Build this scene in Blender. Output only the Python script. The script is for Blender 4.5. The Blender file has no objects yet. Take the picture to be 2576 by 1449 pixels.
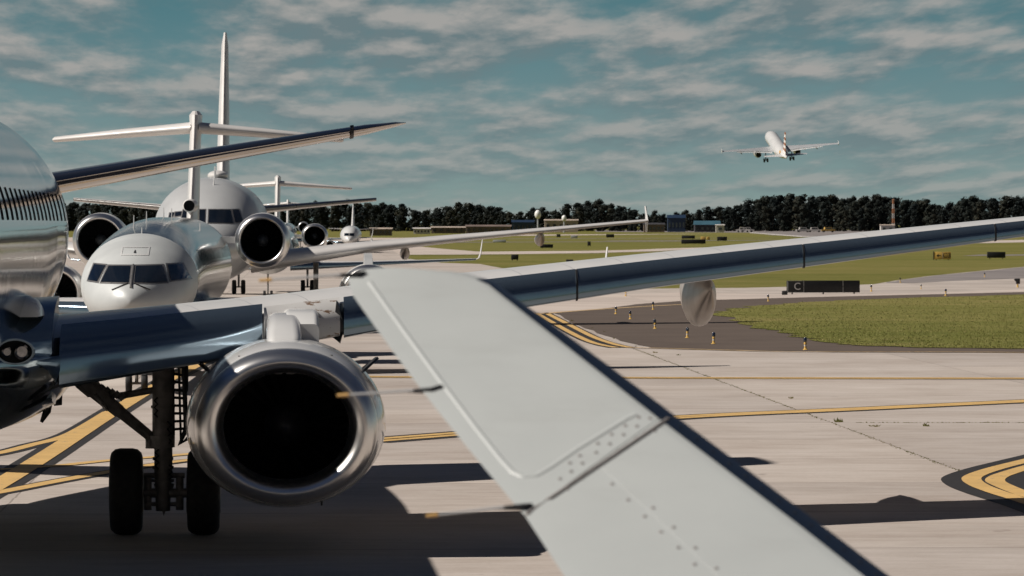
import bpy, bmesh, math, random
from mathutils import Vector, Matrix, geometry
from mathutils.bvhtree import BVHTree
R = math.radians
random.seed(7)
sc = bpy.context.scene
COL = sc.collection

# ------------------------------------------------------------------ camera
H = 3.88            # eye height above the apron (m)
F = 11350.0         # focal length in units of a 2576 px wide frame
HY = 563.0          # horizon row in that frame
cam = bpy.data.cameras.new("camera"); co = bpy.data.objects.new("camera", cam); COL.objects.link(co)
co.location = (0, 0, H); co.rotation_euler = (R(90), 0, 0)
cam.sensor_width = 36.0; cam.lens = F / 2576 * 36.0
cam.shift_y = -(724.5 - HY) / 2576
cam.clip_start = 0.5; cam.clip_end = 30000
cam.dof.use_dof = True; cam.dof.focus_distance = 58.0; cam.dof.aperture_fstop = 13.0
sc.camera = co
sc.view_settings.view_transform = 'Standard'; sc.view_settings.look = 'None'
sc.view_settings.exposure = 0.3; sc.view_settings.gamma = 1.0

# ------------------------------------------------------------------ sun + sky
SUN = Vector((-1.03, -0.13, 1.0)).normalized()
sl = bpy.data.lights.new("sun", 'SUN'); sl.energy = 4.2; sl.angle = R(0.5); sl.color = (1.0, 0.93, 0.85)
so = bpy.data.objects.new("sun", sl); COL.objects.link(so)
so.rotation_euler = SUN.to_track_quat('Z', 'Y').to_euler(); so.location = (-60, -20, 60)

W = bpy.data.worlds.new("World"); sc.world = W; W.use_nodes = True
def build_world():
    nt = W.node_tree; N = nt.nodes; L = nt.links; N.clear()
    out = N.new('ShaderNodeOutputWorld'); bg = N.new('ShaderNodeBackground'); L.new(bg.outputs[0], out.inputs[0])
    bg.inputs[1].default_value = 0.06
    sky = N.new('ShaderNodeTexSky'); sky.sky_type = 'NISHITA'; sky.sun_disc = False
    sky.sun_elevation = math.asin(SUN.z); sky.sun_rotation = math.atan2(SUN.x, SUN.y)
    sky.air_density = 1.2; sky.dust_density = 0.4; sky.ozone_density = 2.0
    tc = N.new('ShaderNodeTexCoord'); sp = N.new('ShaderNodeSeparateXYZ'); L.new(tc.outputs['Generated'], sp.inputs[0])
    def m(op, a, b=None, c=None):
        n = N.new('ShaderNodeMath'); n.operation = op
        for i, v in enumerate((a, b, c)):
            if v is None: continue
            if isinstance(v, (int, float)): n.inputs[i].default_value = v
            else: L.new(v, n.inputs[i])
        return n.outputs[0]
    x, y, z = sp.outputs
    # sample the clear sky a little above the true direction: thin clean air, no white horizon band
    cb = N.new('ShaderNodeCombineXYZ'); L.new(x, cb.inputs[0]); L.new(y, cb.inputs[1])
    L.new(m('ADD', m('MULTIPLY', z, 1.6), 0.10), cb.inputs[2])
    vn = N.new('ShaderNodeVectorMath'); vn.operation = 'NORMALIZE'; L.new(cb.outputs[0], vn.inputs[0])
    L.new(vn.outputs[0], sky.inputs[0])
    tint = N.new('ShaderNodeMix'); tint.data_type = 'RGBA'; tint.blend_type = 'MULTIPLY'; tint.inputs[0].default_value = 1.0
    L.new(sky.outputs[0], tint.inputs[6])
    rmp = N.new('ShaderNodeValToRGB'); L.new(m('MULTIPLY', z, 1.0), rmp.inputs[0])
    e = rmp.color_ramp.elements
    e[0].position = 0.0; e[0].color = SKYT[0]; e[1].position = 1.0; e[1].color = SKYT[4]
    for p, c in ((0.025, SKYT[1]), (0.052, SKYT[2]), (0.12, SKYT[5]), (0.30, SKYT[3])):
        k = e.new(p); k.color = c
    L.new(rmp.outputs[0], tint.inputs[7])
    # cloud deck: direction projected on a far, slightly curved layer
    d = m('ADD', m('MAXIMUM', z, 0.0), 0.060)
    u = m('DIVIDE', x, d); v = m('DIVIDE', y, d)
    u2 = m('ADD', m('MULTIPLY', u, 3.9), m('MULTIPLY', v, 0.17))
    def noise(dv, sc_, det, uu=u2, vs=1.0, off=0.0):
        c = N.new('ShaderNodeCombineXYZ'); L.new(m('ADD', uu, off), c.inputs[0]); L.new(m('MULTIPLY', m('ADD', v, dv), vs), c.inputs[1])
        n = N.new('ShaderNodeTexNoise'); n.inputs['Scale'].default_value = sc_; n.inputs['Detail'].default_value = det
        n.inputs['Roughness'].default_value = 0.56; L.new(c.outputs[0], n.inputs['Vector']); return n.outputs['Fac']
    n1 = noise(0.0, 0.78, 7.0, off=3.3); n1b = noise(-0.32, 0.78, 7.0, off=3.3); big = noise(0.0, 0.32, 2.0, off=11.0)
    dens = m('ADD', m('MULTIPLY', n1, 0.75), m('MULTIPLY', big, 0.25))
    mask = N.new('ShaderNodeMapRange'); mask.interpolation_type = 'SMOOTHSTEP'; L.new(dens, mask.inputs[0])
    mask.inputs[1].default_value = 0.36; mask.inputs[2].default_value = 0.58
    lit = N.new('ShaderNodeMapRange'); L.new(m('SUBTRACT', n1, n1b), lit.inputs[0])
    lit.inputs[1].default_value = -0.07; lit.inputs[2].default_value = 0.10
    cc = N.new('ShaderNodeMix'); cc.data_type = 'RGBA'; L.new(lit.outputs[0], cc.inputs[0])
    cc.inputs[6].default_value = CLOUD[0]; cc.inputs[7].default_value = CLOUD[1]
    fade = N.new('ShaderNodeMapRange'); L.new(z, fade.inputs[0]); fade.inputs[1].default_value = 0.003; fade.inputs[2].default_value = 0.035
    fade.inputs[3].default_value = 0.55; fade.inputs[4].default_value = 1.0
    hi = N.new('ShaderNodeMapRange'); L.new(z, hi.inputs[0]); hi.inputs[1].default_value = 0.07; hi.inputs[2].default_value = 0.3
    hi.inputs[3].default_value = 1.0; hi.inputs[4].default_value = 0.10
    fac = m('MULTIPLY', m('MULTIPLY', mask.outputs[0], fade.outputs[0]), hi.outputs[0])
    mx = N.new('ShaderNodeMix'); mx.data_type = 'RGBA'; L.new(m('MULTIPLY', fac, 0.92), mx.inputs[0])
    L.new(tint.outputs[2], mx.inputs[6]); L.new(cc.outputs[2], mx.inputs[7])
    L.new(mx.outputs[2], bg.inputs[0])
SKYT = [(0.80, 0.82, 0.74, 1), (0.64, 0.74, 0.66, 1), (0.34, 0.60, 0.54, 1), (0.036, 0.092, 0.175, 1), (0.024, 0.070, 0.15, 1), (0.055, 0.135, 0.20, 1)]
CLOUD = [(2.05, 2.75, 2.95, 1), (5.2, 5.0, 4.75, 1)]
build_world()

# ------------------------------------------------------------------ helpers
def P(px, py, Y):                       # design point -> world point at distance Y
    return Vector(((px - 1288) * Y / F, Y, H - (py - HY) * Y / F))
def G(px, py, z=0.0):                   # point of the ground seen in that direction
    Y = (H - z) * F / (py - HY)
    return Vector(((px - 1288) * Y / F, Y, z))
def tag(o, label=None, cat=None, group=None, kind=None):
    if label: o['label'] = label
    if cat: o['category'] = cat
    if group: o['group'] = group
    if kind: o['kind'] = kind
    return o
def empty(name, loc, rz=0.0, **k):
    o = bpy.data.objects.new(name, None); COL.objects.link(o); o.empty_display_size = 0.5
    o.location = loc; o.rotation_euler = (0, 0, rz); tag(o, **k); return o
class MB:
    def __init__(s): s.v = []; s.f = []
    def add(s, v, f):
        b = len(s.v); s.v += [tuple(p) for p in v]; s.f += [tuple(i + b for i in q) for q in f]; return s
    def loft(s, rings, closed=True, caps=True):
        n = len(rings[0]); v = [p for r in rings for p in r]; f = []
        for i in range(len(rings) - 1):
            for j in range(n if closed else n - 1):
                a = i * n + j; b = i * n + (j + 1) % n
                f.append((a, b, b + n, a + n))
        if caps:
            f.append(tuple(range(n))[::-1]); f.append(tuple(range((len(rings) - 1) * n, len(rings) * n)))
        return s.add(v, f)
    def tube(s, pts, r, n=12, caps=True):
        pts = [Vector(p) for p in pts]; rr = r if isinstance(r, (list, tuple)) else [r] * len(pts); rings = []
        for i, p in enumerate(pts):
            d = (pts[min(i + 1, len(pts) - 1)] - pts[max(i - 1, 0)]).normalized()
            a = d.orthogonal().normalized() if i == 0 else (a - d * a.dot(d)).normalized()
            b = d.cross(a)
            rings.append([p + (a * math.cos(t) + b * math.sin(t)) * rr[i] for t in [2 * math.pi * k / n for k in range(n)]])
        return s.loft(rings, True, caps)
    def box(s, c, size, rz=0.0, bev=0.0):
        c = Vector(c); hx, hy, hz = [k / 2 for k in size]
        M = Matrix.Rotation(rz, 3, 'Z')
        if bev <= 0:
            v = [c + M @ Vector((a * hx, b * hy, d * hz)) for a in (-1, 1) for b in (-1, 1) for d in (-1, 1)]
            return s.add(v, [(0, 1, 3, 2), (4, 6, 7, 5), (0, 4, 5, 1), (2, 3, 7, 6), (0, 2, 6, 4), (1, 5, 7, 3)])
        bm = bmesh.new(); bmesh.ops.create_cube(bm, size=1.0)
        for q in bm.verts: q.co = Vector((q.co.x * size[0], q.co.y * size[1], q.co.z * size[2]))
        bmesh.ops.bevel(bm, geom=bm.edges[:], offset=bev, segments=2, profile=0.5, affect='EDGES')
        bm.verts.index_update()
        s.add([c + M @ q.co for q in bm.verts], [[w.index for w in f.verts] for f in bm.faces]); bm.free(); return s
    def build(s, name, mat, parent=None, smooth=True, ang=38, label=None, cat=None, group=None, kind=None):
        me = bpy.data.meshes.new(name); me.from_pydata(s.v, [], s.f); me.update()
        bm = bmesh.new(); bm.from_mesh(me); bmesh.ops.recalc_face_normals(bm, faces=bm.faces); bm.to_mesh(me); bm.free()
        if smooth:
            me.shade_smooth(); me.set_sharp_from_angle(angle=R(ang))
        o = bpy.data.objects.new(name, me); COL.objects.link(o)
        if mat: me.materials.append(mat)
        if parent: o.parent = parent
        return tag(o, label, cat, group, kind)
def copy_tree(o, parent=None):
    c = o.copy(); COL.objects.link(c); c.parent = parent
    if parent is not None: c.matrix_parent_inverse = o.matrix_parent_inverse.copy()
    for ch in o.children: copy_tree(ch, c)
    return c

# ------------------------------------------------------------------ materials
def newmat(name):
    m = bpy.data.materials.new(name); m.use_nodes = True
    return m, m.node_tree, m.node_tree.nodes['Principled BSDF']
def mnode(nt, op, a, b=None):
    n = nt.nodes.new('ShaderNodeMath'); n.operation = op
    for i, v in enumerate((a, b)):
        if v is None: continue
        if isinstance(v, (int, float)): n.inputs[i].default_value = v
        else: nt.links.new(v, n.inputs[i])
    return n.outputs[0]
def noise(nt, scale, detail=4, rough=0.55, vec=None, stretch=None):
    n = nt.nodes.new('ShaderNodeTexNoise'); n.inputs['Scale'].default_value = scale; n.inputs['Detail'].default_value = detail
    n.inputs['Roughness'].default_value = rough
    t = nt.nodes.new('ShaderNodeTexCoord'); src = t.outputs['Object']
    if stretch:
        mp = nt.nodes.new('ShaderNodeMapping'); mp.inputs['Scale'].default_value = stretch
        nt.links.new(src, mp.inputs[0]); src = mp.outputs[0]
    nt.links.new(src, n.inputs['Vector']); return n.outputs['Fac']
def ramp(nt, fac, stops):
    r = nt.nodes.new('ShaderNodeValToRGB'); nt.links.new(fac, r.inputs[0]); e = r.color_ramp.elements
    e[0].position, e[0].color = stops[0][0], (*stops[0][1], 1); e[1].position, e[1].color = stops[-1][0], (*stops[-1][1], 1)
    for p, c in stops[1:-1]:
        k = e.new(p); k.color = (*c, 1)
    return r.outputs[0]
def mixc(nt, fac, a, b, mode='MIX'):
    n = nt.nodes.new('ShaderNodeMix'); n.data_type = 'RGBA'; n.blend_type = mode
    if isinstance(fac, (int, float)): n.inputs[0].default_value = fac
    else: nt.links.new(fac, n.inputs[0])
    for i, c in ((6, a), (7, b)):
        if isinstance(c, tuple): n.inputs[i].default_value = (*c, 1) if len(c) == 3 else c
        else: nt.links.new(c, n.inputs[i])
    return n.outputs[2]
def bump(nt, bsdf, h, strength=0.2, dist=0.02):
    b = nt.nodes.new('ShaderNodeBump'); b.inputs['Strength'].default_value = strength; b.inputs['Distance'].default_value = dist
    nt.links.new(h, b.inputs['Height']); nt.links.new(b.outputs[0], bsdf.inputs['Normal'])
def simple(name, col, rough=0.5, metal=0.0, var=0.12, vs=1.5, coat=0.0, bmp=0.0, bs=3.0, spec=0.5):
    m, nt, b = newmat(name)
    n = noise(nt, vs, 5)
    lo = tuple(c * (1 - var) for c in col); hi = tuple(min(1, c * (1 + var)) for c in col)
    nt.links.new(ramp(nt, n, [(0.35, lo), (0.65, hi)]), b.inputs['Base Color'])
    rr = nt.nodes.new('ShaderNodeMapRange'); nt.links.new(noise(nt, vs * 2.3, 4), rr.inputs[0])
    rr.inputs[1].default_value = 0.3; rr.inputs[2].default_value = 0.7
    rr.inputs[3].default_value = rough * 0.85; rr.inputs[4].default_value = min(1, rough * 1.15)
    nt.links.new(rr.outputs[0], b.inputs['Roughness'])
    b.inputs['Metallic'].default_value = metal; b.inputs['Coat Weight'].default_value = coat; b.inputs['Coat Roughness'].default_value = 0.06
    b.inputs['Specular IOR Level'].default_value = spec
    if bmp: bump(nt, b, noise(nt, bs, 3), bmp, 0.02)
    return m
M = {}
def polished(name, col, rough, panel=(0, 0, 0), wav=0.04, lines=True, metal=1.0):
    m, nt, b = newmat(name)
    n = noise(nt, 0.8, 5)
    c = ramp(nt, n, [(0.3, tuple(k * 0.93 for k in col)), (0.7, col)])
    t = nt.nodes.new('ShaderNodeTexCoord'); s = nt.nodes.new('ShaderNodeSeparateXYZ'); nt.links.new(t.outputs['Object'], s.inputs[0])
    if lines:      # skin joints round the barrel
        fr = mnode(nt, 'FRACT', mnode(nt, 'DIVIDE', s.outputs[1], 2.05)); ln = mnode(nt, 'LESS_THAN', fr, 0.010)
        fz = mnode(nt, 'FRACT', mnode(nt, 'DIVIDE', s.outputs[2], 1.07)); lz = mnode(nt, 'LESS_THAN', fz, 0.006)
        c = mixc(nt, mnode(nt, 'MULTIPLY', mnode(nt, 'MAXIMUM', ln, lz), 0.55), c, (0.08, 0.08, 0.09))
    nt.links.new(c, b.inputs['Base Color']); b.inputs['Metallic'].default_value = metal; b.inputs['Roughness'].default_value = rough
    h = mnode(nt, 'ADD', noise(nt, 1.3, 2), mnode(nt, 'MULTIPLY', noise(nt, 5.0, 2, stretch=(1, 1, 0.4)), 0.25))
    bump(nt, b, h, wav, 0.25)
    return m
M['skin'] = polished('polished_skin', (0.33, 0.39, 0.41), 0.08, wav=0.012)
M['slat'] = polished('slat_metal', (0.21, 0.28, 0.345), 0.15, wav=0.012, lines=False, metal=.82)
M['lip'] = polished('intake_lip_metal', (0.86, 0.85, 0.83), 0.30, wav=0.01, lines=False)
M['tail_metal'] = polished('tail_metal', (0.50, 0.47, 0.44), 0.13, wav=0.008, lines=False)
M['paint'] = simple('white_paint', (0.64, 0.64, 0.63), 0.30, 0, 0.05, 0.9, coat=0.5)
M['warm_paint'] = simple('warm_white_paint', (0.66, 0.64, 0.62), 0.35, 0, 0.05, 0.9, coat=0.3)
M['silver'] = simple('silver_paint', (0.56, 0.57, 0.57), 0.33, 0.22, 0.05, 0.7, coat=0.2)
M['nose'] = simple('nose_paint', (0.52, 0.54, 0.535), 0.42, 0.1, 0.05, 0.9)
M['crj_skin'] = polished('bare_barrel_skin', (0.36, 0.42, 0.44), 0.10, wav=0.02, metal=.86)
M['spin'] = simple('spinner_paint', (0.10, 0.11, 0.12), .4, 0, .05, 3)
M['nacelle'] = simple('nacelle_paint', (0.72, 0.72, 0.71), 0.22, 0.12, 0.05, 0.8, coat=0.8)
M['grey_paint'] = simple('grey_paint', (0.40, 0.41, 0.42), 0.35, 0.1, 0.08, 1.2, coat=0.2)
M['black'] = simple('black_rubber', (0.012, 0.012, 0.013), 0.75, 0, 0.2, 6)
M['dark'] = simple('dark_metal', (0.03, 0.032, 0.036), 0.5, 0.5, 0.2, 4)
M['fan'] = simple('fan_metal', (0.006, 0.007, 0.008), 0.6, 0.0, 0.2, 4, spec=.2)
M['win'] = simple('recessed_window', (0.010, 0.012, 0.015), 0.9, 0, 0.2, 4, spec=0.0)
M['lampglass'] = simple('lamp_reflector', (0.30, 0.30, 0.31), 0.12, 1.0, 0.3, 14)
M['gear'] = simple('gear_grey', (0.20, 0.19, 0.18), 0.5, 0.2, 0.25, 8)
M['glass'] = simple('cockpit_glass', (0.006, 0.009, 0.013), 0.05, 0, 0.05, 1, coat=1.0)
M['frame'] = simple('window_frame', (0.30, 0.29, 0.28), 0.3, 0.7, 0.1, 3)
M['seal'] = simple('dark_seal', (0.02, 0.02, 0.022), 0.6, 0, 0.1, 4)
M['concrete_edge'] = simple('pale_line', (0.55, 0.5, 0.45), 0.8, 0, 0.1, 0.5)
M['brown'] = simple('fairing_bare', (0.40, 0.35, 0.31), 0.33, 0.35, 0.0, 1.5)

def chipped():
    m, nt, b = newmat('chipped_paint')
    t = nt.nodes.new('ShaderNodeTexCoord'); s = nt.nodes.new('ShaderNodeSeparateXYZ'); nt.links.new(t.outputs['Object'], s.inputs[0])
    n = noise(nt, 6.0, 6, 0.75, stretch=(0.6, 1, 2.0))
    k = mnode(nt, 'GREATER_THAN', n, 0.60)
    c = mixc(nt, k, ramp(nt, noise(nt, 2, 4), [(0.3, (0.62, 0.61, 0.59)), (0.7, (0.70, 0.69, 0.67))]), (0.20, 0.12, 0.07))
    nt.links.new(c, b.inputs['Base Color']); b.inputs['Roughness'].default_value = 0.35; b.inputs['Coat Weight'].default_value = 0.3
    return m
M['chipped'] = chipped()

def ground_mats():
    def grid(nt, wx, wy, px=7.2, py=6.8, oy=0.7, ox=4.04):
        t = nt.nodes.new('ShaderNodeTexCoord'); mp = nt.nodes.new('ShaderNodeMapping'); mp.inputs['Rotation'].default_value = (0, 0, R(-2.7))
        nt.links.new(t.outputs['Object'], mp.inputs[0]); s = nt.nodes.new('ShaderNodeSeparateXYZ'); nt.links.new(mp.outputs[0], s.inputs[0])
        wob = mnode(nt, 'MULTIPLY', mnode(nt, 'SUBTRACT', noise(nt, 0.9, 5, 0.65), 0.5), 0.07)
        fx = mnode(nt, 'FRACT', mnode(nt, 'DIVIDE', mnode(nt, 'ADD', mnode(nt, 'ADD', s.outputs[0], ox), wob), px))
        fy = mnode(nt, 'FRACT', mnode(nt, 'DIVIDE', mnode(nt, 'ADD', mnode(nt, 'ADD', s.outputs[1], oy), wob), py))
        a = mnode(nt, 'LESS_THAN', fx, wx / px); c = mnode(nt, 'LESS_THAN', fy, wy / py)
        # slab id tone
        ix = mnode(nt, 'FLOOR', mnode(nt, 'DIVIDE', mnode(nt, 'ADD', s.outputs[0], ox), px)); iy = mnode(nt, 'FLOOR', mnode(nt, 'DIVIDE', mnode(nt, 'ADD', s.outputs[1], oy), py))
        cb = nt.nodes.new('ShaderNodeCombineXYZ'); nt.links.new(ix, cb.inputs[0]); nt.links.new(iy, cb.inputs[1])
        wn = nt.nodes.new('ShaderNodeTexWhiteNoise'); wn.noise_dimensions = '2D'; nt.links.new(cb.outputs[0], wn.inputs['Vector'])
        return a, c, wn.outputs['Value']
    def conc(name, lo, mid, hi, joint=0.5, jx=0.030, jy=0.10):
        m, nt, b = newmat(name)
        n = mnode(nt, 'ADD', mnode(nt, 'MULTIPLY', noise(nt, 0.22, 6, 0.6), 0.55), mnode(nt, 'MULTIPLY', noise(nt, 2.2, 6, 0.7, stretch=(0.35, 1, 1)), 0.45))
        c = ramp(nt, n, [(0.36, lo), (0.5, mid), (0.64, hi)])
        fine = noise(nt, 14, 4, 0.75); c = mixc(nt, 0.45, c, ramp(nt, fine, [(0.3, (0.72, 0.72, 0.72)), (0.7, (1, 1, 1))]), 'MULTIPLY')
        st = noise(nt, 0.8, 5, 0.7, stretch=(0.12, 1.0, 1)); sm = nt.nodes.new('ShaderNodeMapRange'); nt.links.new(st, sm.inputs[0])
        sm.inputs[1].default_value = 0.52; sm.inputs[2].default_value = 0.72
        c = mixc(nt, mnode(nt, 'MULTIPLY', sm.outputs[0], 0.24), c, tuple(k * 0.55 for k in lo))
        a, d, idv = grid(nt, jx, jy)
        c = mixc(nt, 1.0, c, ramp(nt, idv, [(0.0, (0.84, 0.84, 0.85)), (1.0, (1, 1, 1))]), 'MULTIPLY')
        sp = nt.nodes.new('ShaderNodeMapRange'); nt.links.new(noise(nt, 1.7, 3, 0.5, stretch=(1, .55, 1)), sp.inputs[0]); sp.inputs[1].default_value = .70; sp.inputs[2].default_value = .78
        c = mixc(nt, mnode(nt, 'MULTIPLY', sp.outputs[0], .5), c, (.16, .13, .11))
        j = mnode(nt, 'MULTIPLY', mnode(nt, 'MAXIMUM', mnode(nt, 'MULTIPLY', a, 1.0), mnode(nt, 'MULTIPLY', d, 0.75)), joint)
        c = mixc(nt, j, c, (0.10, 0.08, 0.07))
        nt.links.new(c, b.inputs['Base Color']); b.inputs['Roughness'].default_value = 0.82; b.inputs['Specular IOR Level'].default_value = 0.25
        bump(nt, b, fine, 0.25, 0.01); return m
    M['concrete'] = conc('concrete', (0.40, 0.338, 0.293), (0.495, 0.436, 0.388), (0.575, 0.515, 0.468))
    M['concrete_far'] = conc('concrete_far', (0.50, 0.42, 0.365), (0.58, 0.50, 0.44), (0.65, 0.57, 0.51), 0.1)
    M['tarmac_grey'] = conc('tarmac_grey', (0.20, 0.18, 0.175), (0.25, 0.225, 0.215), (0.30, 0.27, 0.26), 0.1)
    m, nt, b = newmat('asphalt_shoulder')
    n = mnode(nt, 'ADD', mnode(nt, 'MULTIPLY', noise(nt, 0.3, 6, 0.65), 0.6), mnode(nt, 'MULTIPLY', noise(nt, 6, 5, 0.7), 0.4))
    nt.links.new(ramp(nt, n, [(0.35, (0.072, 0.052, 0.040)), (0.65, (0.108, 0.080, 0.062))]), b.inputs['Base Color'])
    b.inputs['Roughness'].default_value = 0.85; bump(nt, b, noise(nt, 25, 3), 0.4, 0.01); M['asphalt'] = m
    def grass(name, a, b_, c_, d_):
        m, nt, b = newmat(name)
        n = mnode(nt, 'ADD', mnode(nt, 'MULTIPLY', noise(nt, 0.035, 5, 0.6, stretch=(0.5, 1, 1)), 0.45),
                  mnode(nt, 'ADD', mnode(nt, 'MULTIPLY', noise(nt, 0.35, 5, 0.65), 0.3), mnode(nt, 'MULTIPLY', noise(nt, 3.5, 5, 0.7), 0.25)))
        nt.links.new(ramp(nt, n, [(0.36, a), (0.46, b_), (0.55, c_), (0.66, d_)]), b.inputs['Base Color'])
        b.inputs['Roughness'].default_value = 0.9; b.inputs['Specular IOR Level'].default_value = 0.15
        bump(nt, b, noise(nt, 5, 5, 0.7), 0.8, 0.15); return m
    M['grass'] = grass('grass', (0.095, 0.098, 0.020), (0.14, 0.14, 0.032), (0.185, 0.165, 0.048), (0.25, 0.20, 0.08))
    M['grass_near'] = grass('grass_near', (0.085, 0.098, 0.018), (0.14, 0.145, 0.032), (0.20, 0.185, 0.055), (0.29, 0.23, 0.09))
    def paintm(name, col, wear):
        m, nt, b = newmat(name)
        n = noise(nt, 5, 6, 0.7); k = mnode(nt, 'GREATER_THAN', n, wear)
        c = ramp(nt, noise(nt, 1.2, 5), [(0.3, tuple(q * 0.82 for q in col)), (0.7, col)])
        nt.links.new(mixc(nt, mnode(nt, 'MULTIPLY', k, 0.6), c, (0.22, 0.18, 0.14)), b.inputs['Base Color']); b.inputs['Roughness'].default_value = 0.7
        return m
    M['yellow'] = paintm('yellow_marking', (0.64, 0.41, 0.15), 0.60)
    M['yellow_worn'] = paintm('worn_yellow_marking', (0.58, 0.40, 0.20), 0.52)
    M['blackline'] = paintm('black_marking', (0.022, 0.020, 0.020), 0.66)
    M['white_line'] = paintm('white_marking', (0.62, 0.58, 0.54), 0.6)
ground_mats()

# ------------------------------------------------------------------ ground and pavements
def sheet(name, pts, z, mat, kind='structure', **k):
    vs = [Vector((p[0], p[1], z)) for p in pts]
    tris = geometry.tessellate_polygon([vs])
    mb = MB(); mb.add(vs, tris); o = mb.build(name, mat, smooth=False, kind=kind, **k)
    me = o.data
    if me.polygons and sum(p.normal.z for p in me.polygons) < 0: me.flip_normals()
    return o
def gp(lst): return [G(a, b) for a, b in lst]
def refine(pts, n=3, jit=0.0, sd=1):
    rnd = random.Random(sd); out = []
    for i in range(len(pts)):
        a, b = pts[i], pts[(i + 1) % len(pts)]
        L = (b - a).length; k = n
        for j in range(k):
            p = a.lerp(b, j / k)
            if jit and j: p = p + Vector((rnd.uniform(-1, 1), rnd.uniform(-1, 1), 0)) * jit * min(1, L / k)
            out.append(p)
    return out
def ground():
    # base terrain: one sheet of grass reaching the horizon
    sheet('ground', [(-9000, -300, 0), (9000, -300, 0), (12000, 14000, 0), (-12000, 14000, 0)], -0.06, M['grass'])
    far = [(-2600, 604), (300, 606), (930, 608), (975, 622), (1020, 650), (1110, 661), (1207, 664), (1400, 700), (1560, 727), (1717, 725), (1878, 724), (2138, 717),
           (2198, 715), (2257, 705), (2339, 694), (2450, 683), (2576, 671), (3400, 640)]
    pts = gp(far); near = [(60, 60, 0), (60, -60, 0), (-60, -60, 0)]
    sheet('apron', [Vector(p) for p in pts] + [Vector((70, 250, 0))] + [Vector(p) for p in near] + [Vector((-80, 120, 0))], 0.0, M['concrete'])
    strip = [(930, 611), (1207, 632.5), (1500, 630), (1776, 622), (1960, 616), (2576, 603), (3200, 592), (3200, 596), (2576, 609), (1960, 621), (1776, 627), (1500, 636), (1207, 639.5), (1100, 640), (1000, 640)]
    sheet('taxiway', refine(gp(strip), 4, 1.6), -0.03, M['concrete_far'])
    sheet('far_taxiway', gp([(-400, 596), (1010, 598), (1300, 590), (1800, 588), (1300, 593), (1050, 603), (900, 607), (-400, 606)]), -0.03, M['concrete_far'])
    sheet('runway', refine(gp([(1500, 578.6), (3400, 578.6), (3400, 585), (2576, 596), (2150, 597), (2014, 595), (1886, 585), (1500, 583)]), 3, 4), -0.03, M['tarmac_grey'])
    sheet('runway_edge_line', gp([(1886, 584.5), (2014, 593.5), (2060, 595.5), (2014, 596), (1886, 586.2)]), 0.02, M['white_line'])
    for k, (a, b, y0, y1) in enumerate([(1080, 1700, 608.5, 610), (1250, 2000, 600, 601), (1500, 2100, 605, 606.5), (2420, 2900, 640, 643)]):
        sheet('service_road', gp([(a, y1), (a + 40, y0), (b, y0 - 2), (b + 60, y1 - 3)]), -0.03, M['tarmac_grey'])
    sheet('grey_pavement', refine(gp([(2230, 711.5), (2257, 705.6), (2339, 694.8), (2450, 684), (2576, 672), (3200, 650), (3200, 690), (2576, 700), (2420, 706), (2300, 712)]), 3, 0.3), 0.006, M['tarmac_grey'])
    sheet('pale_pavement', refine(gp([(1300, 745), (1500, 742), (1720, 736), (2000, 741), (2300, 738), (2576, 728), (3200, 716), (3200, 722), (2576, 735), (2000, 749), (1720, 757), (1600, 766), (1480, 781), (1398, 787), (1340, 787)]), 3, 0.3), 0.006, M['concrete_far'])
    sh = [(1398, 787), (1480, 781), (1600, 766), (1720, 757), (2000, 749), (2576, 735), (3200, 722), (3200, 905), (2576, 888), (2300, 887), (2100, 886), (1800, 881), (1640, 876), (1560, 858), (1470, 826), (1420, 802)]
    sheet('asphalt_shoulder', refine(gp(sh), 5, 0.10, 3), 0.012, M['asphalt'])
    isl = [(1790, 790), (1830, 781), (1900, 771), (2100, 757), (2576, 742), (3200, 730), (3200, 893), (2576, 879), (2300, 876), (2100, 868), (2012, 850), (1962, 836), (1876, 819)]
    ip = refine(gp(isl), 8, 0.5, 5)
    sheet('grass_verge', ip, 0.03, M['grass_near'])
    return ip
isl_pts = ground()
def stripe(name, pts, w, mat, z, kind='structure', smooth=True):
    p = [Vector((q[0], q[1], 0)) for q in pts]
    if smooth and len(p) > 2:
        q = []
        for i in range(len(p) - 1):
            p0 = p[max(i - 1, 0)]; p1 = p[i]; p2 = p[i + 1]; p3 = p[min(i + 2, len(p) - 1)]
            for j in range(8):
                t = j / 8
                q.append(0.5 * ((2 * p1) + (p2 - p0) * t + (2 * p0 - 5 * p1 + 4 * p2 - p3) * t * t + (3 * p1 - p0 - 3 * p2 + p3) * t ** 3))
        q.append(p[-1]); p = q
    v = []; f = []
    for i, a in enumerate(p):
        d = (p[min(i + 1, len(p) - 1)] - p[max(i - 1, 0)]).normalized(); n = Vector((-d.y, d.x, 0))
        v += [a + n * w / 2 + Vector((0, 0, z)), a - n * w / 2 + Vector((0, 0, z))]
        if i: f.append((2 * i - 2, 2 * i - 1, 2 * i + 1, 2 * i))
    o = MB().add(v, f).build(name, mat, smooth=False, kind=kind)
    if o.data.polygons[0].normal.z < 0: o.data.flip_normals()
    return o
def crop(s, ox, oy): return lambda x, y: G((x / s + ox) / 1.4907, (y / s + oy) / 1.4907)
C4 = crop(2.342, 1900, 1050); C5 = crop(1.4, 2000, 1500); CL = crop(1.725, 0, 1100); 
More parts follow.
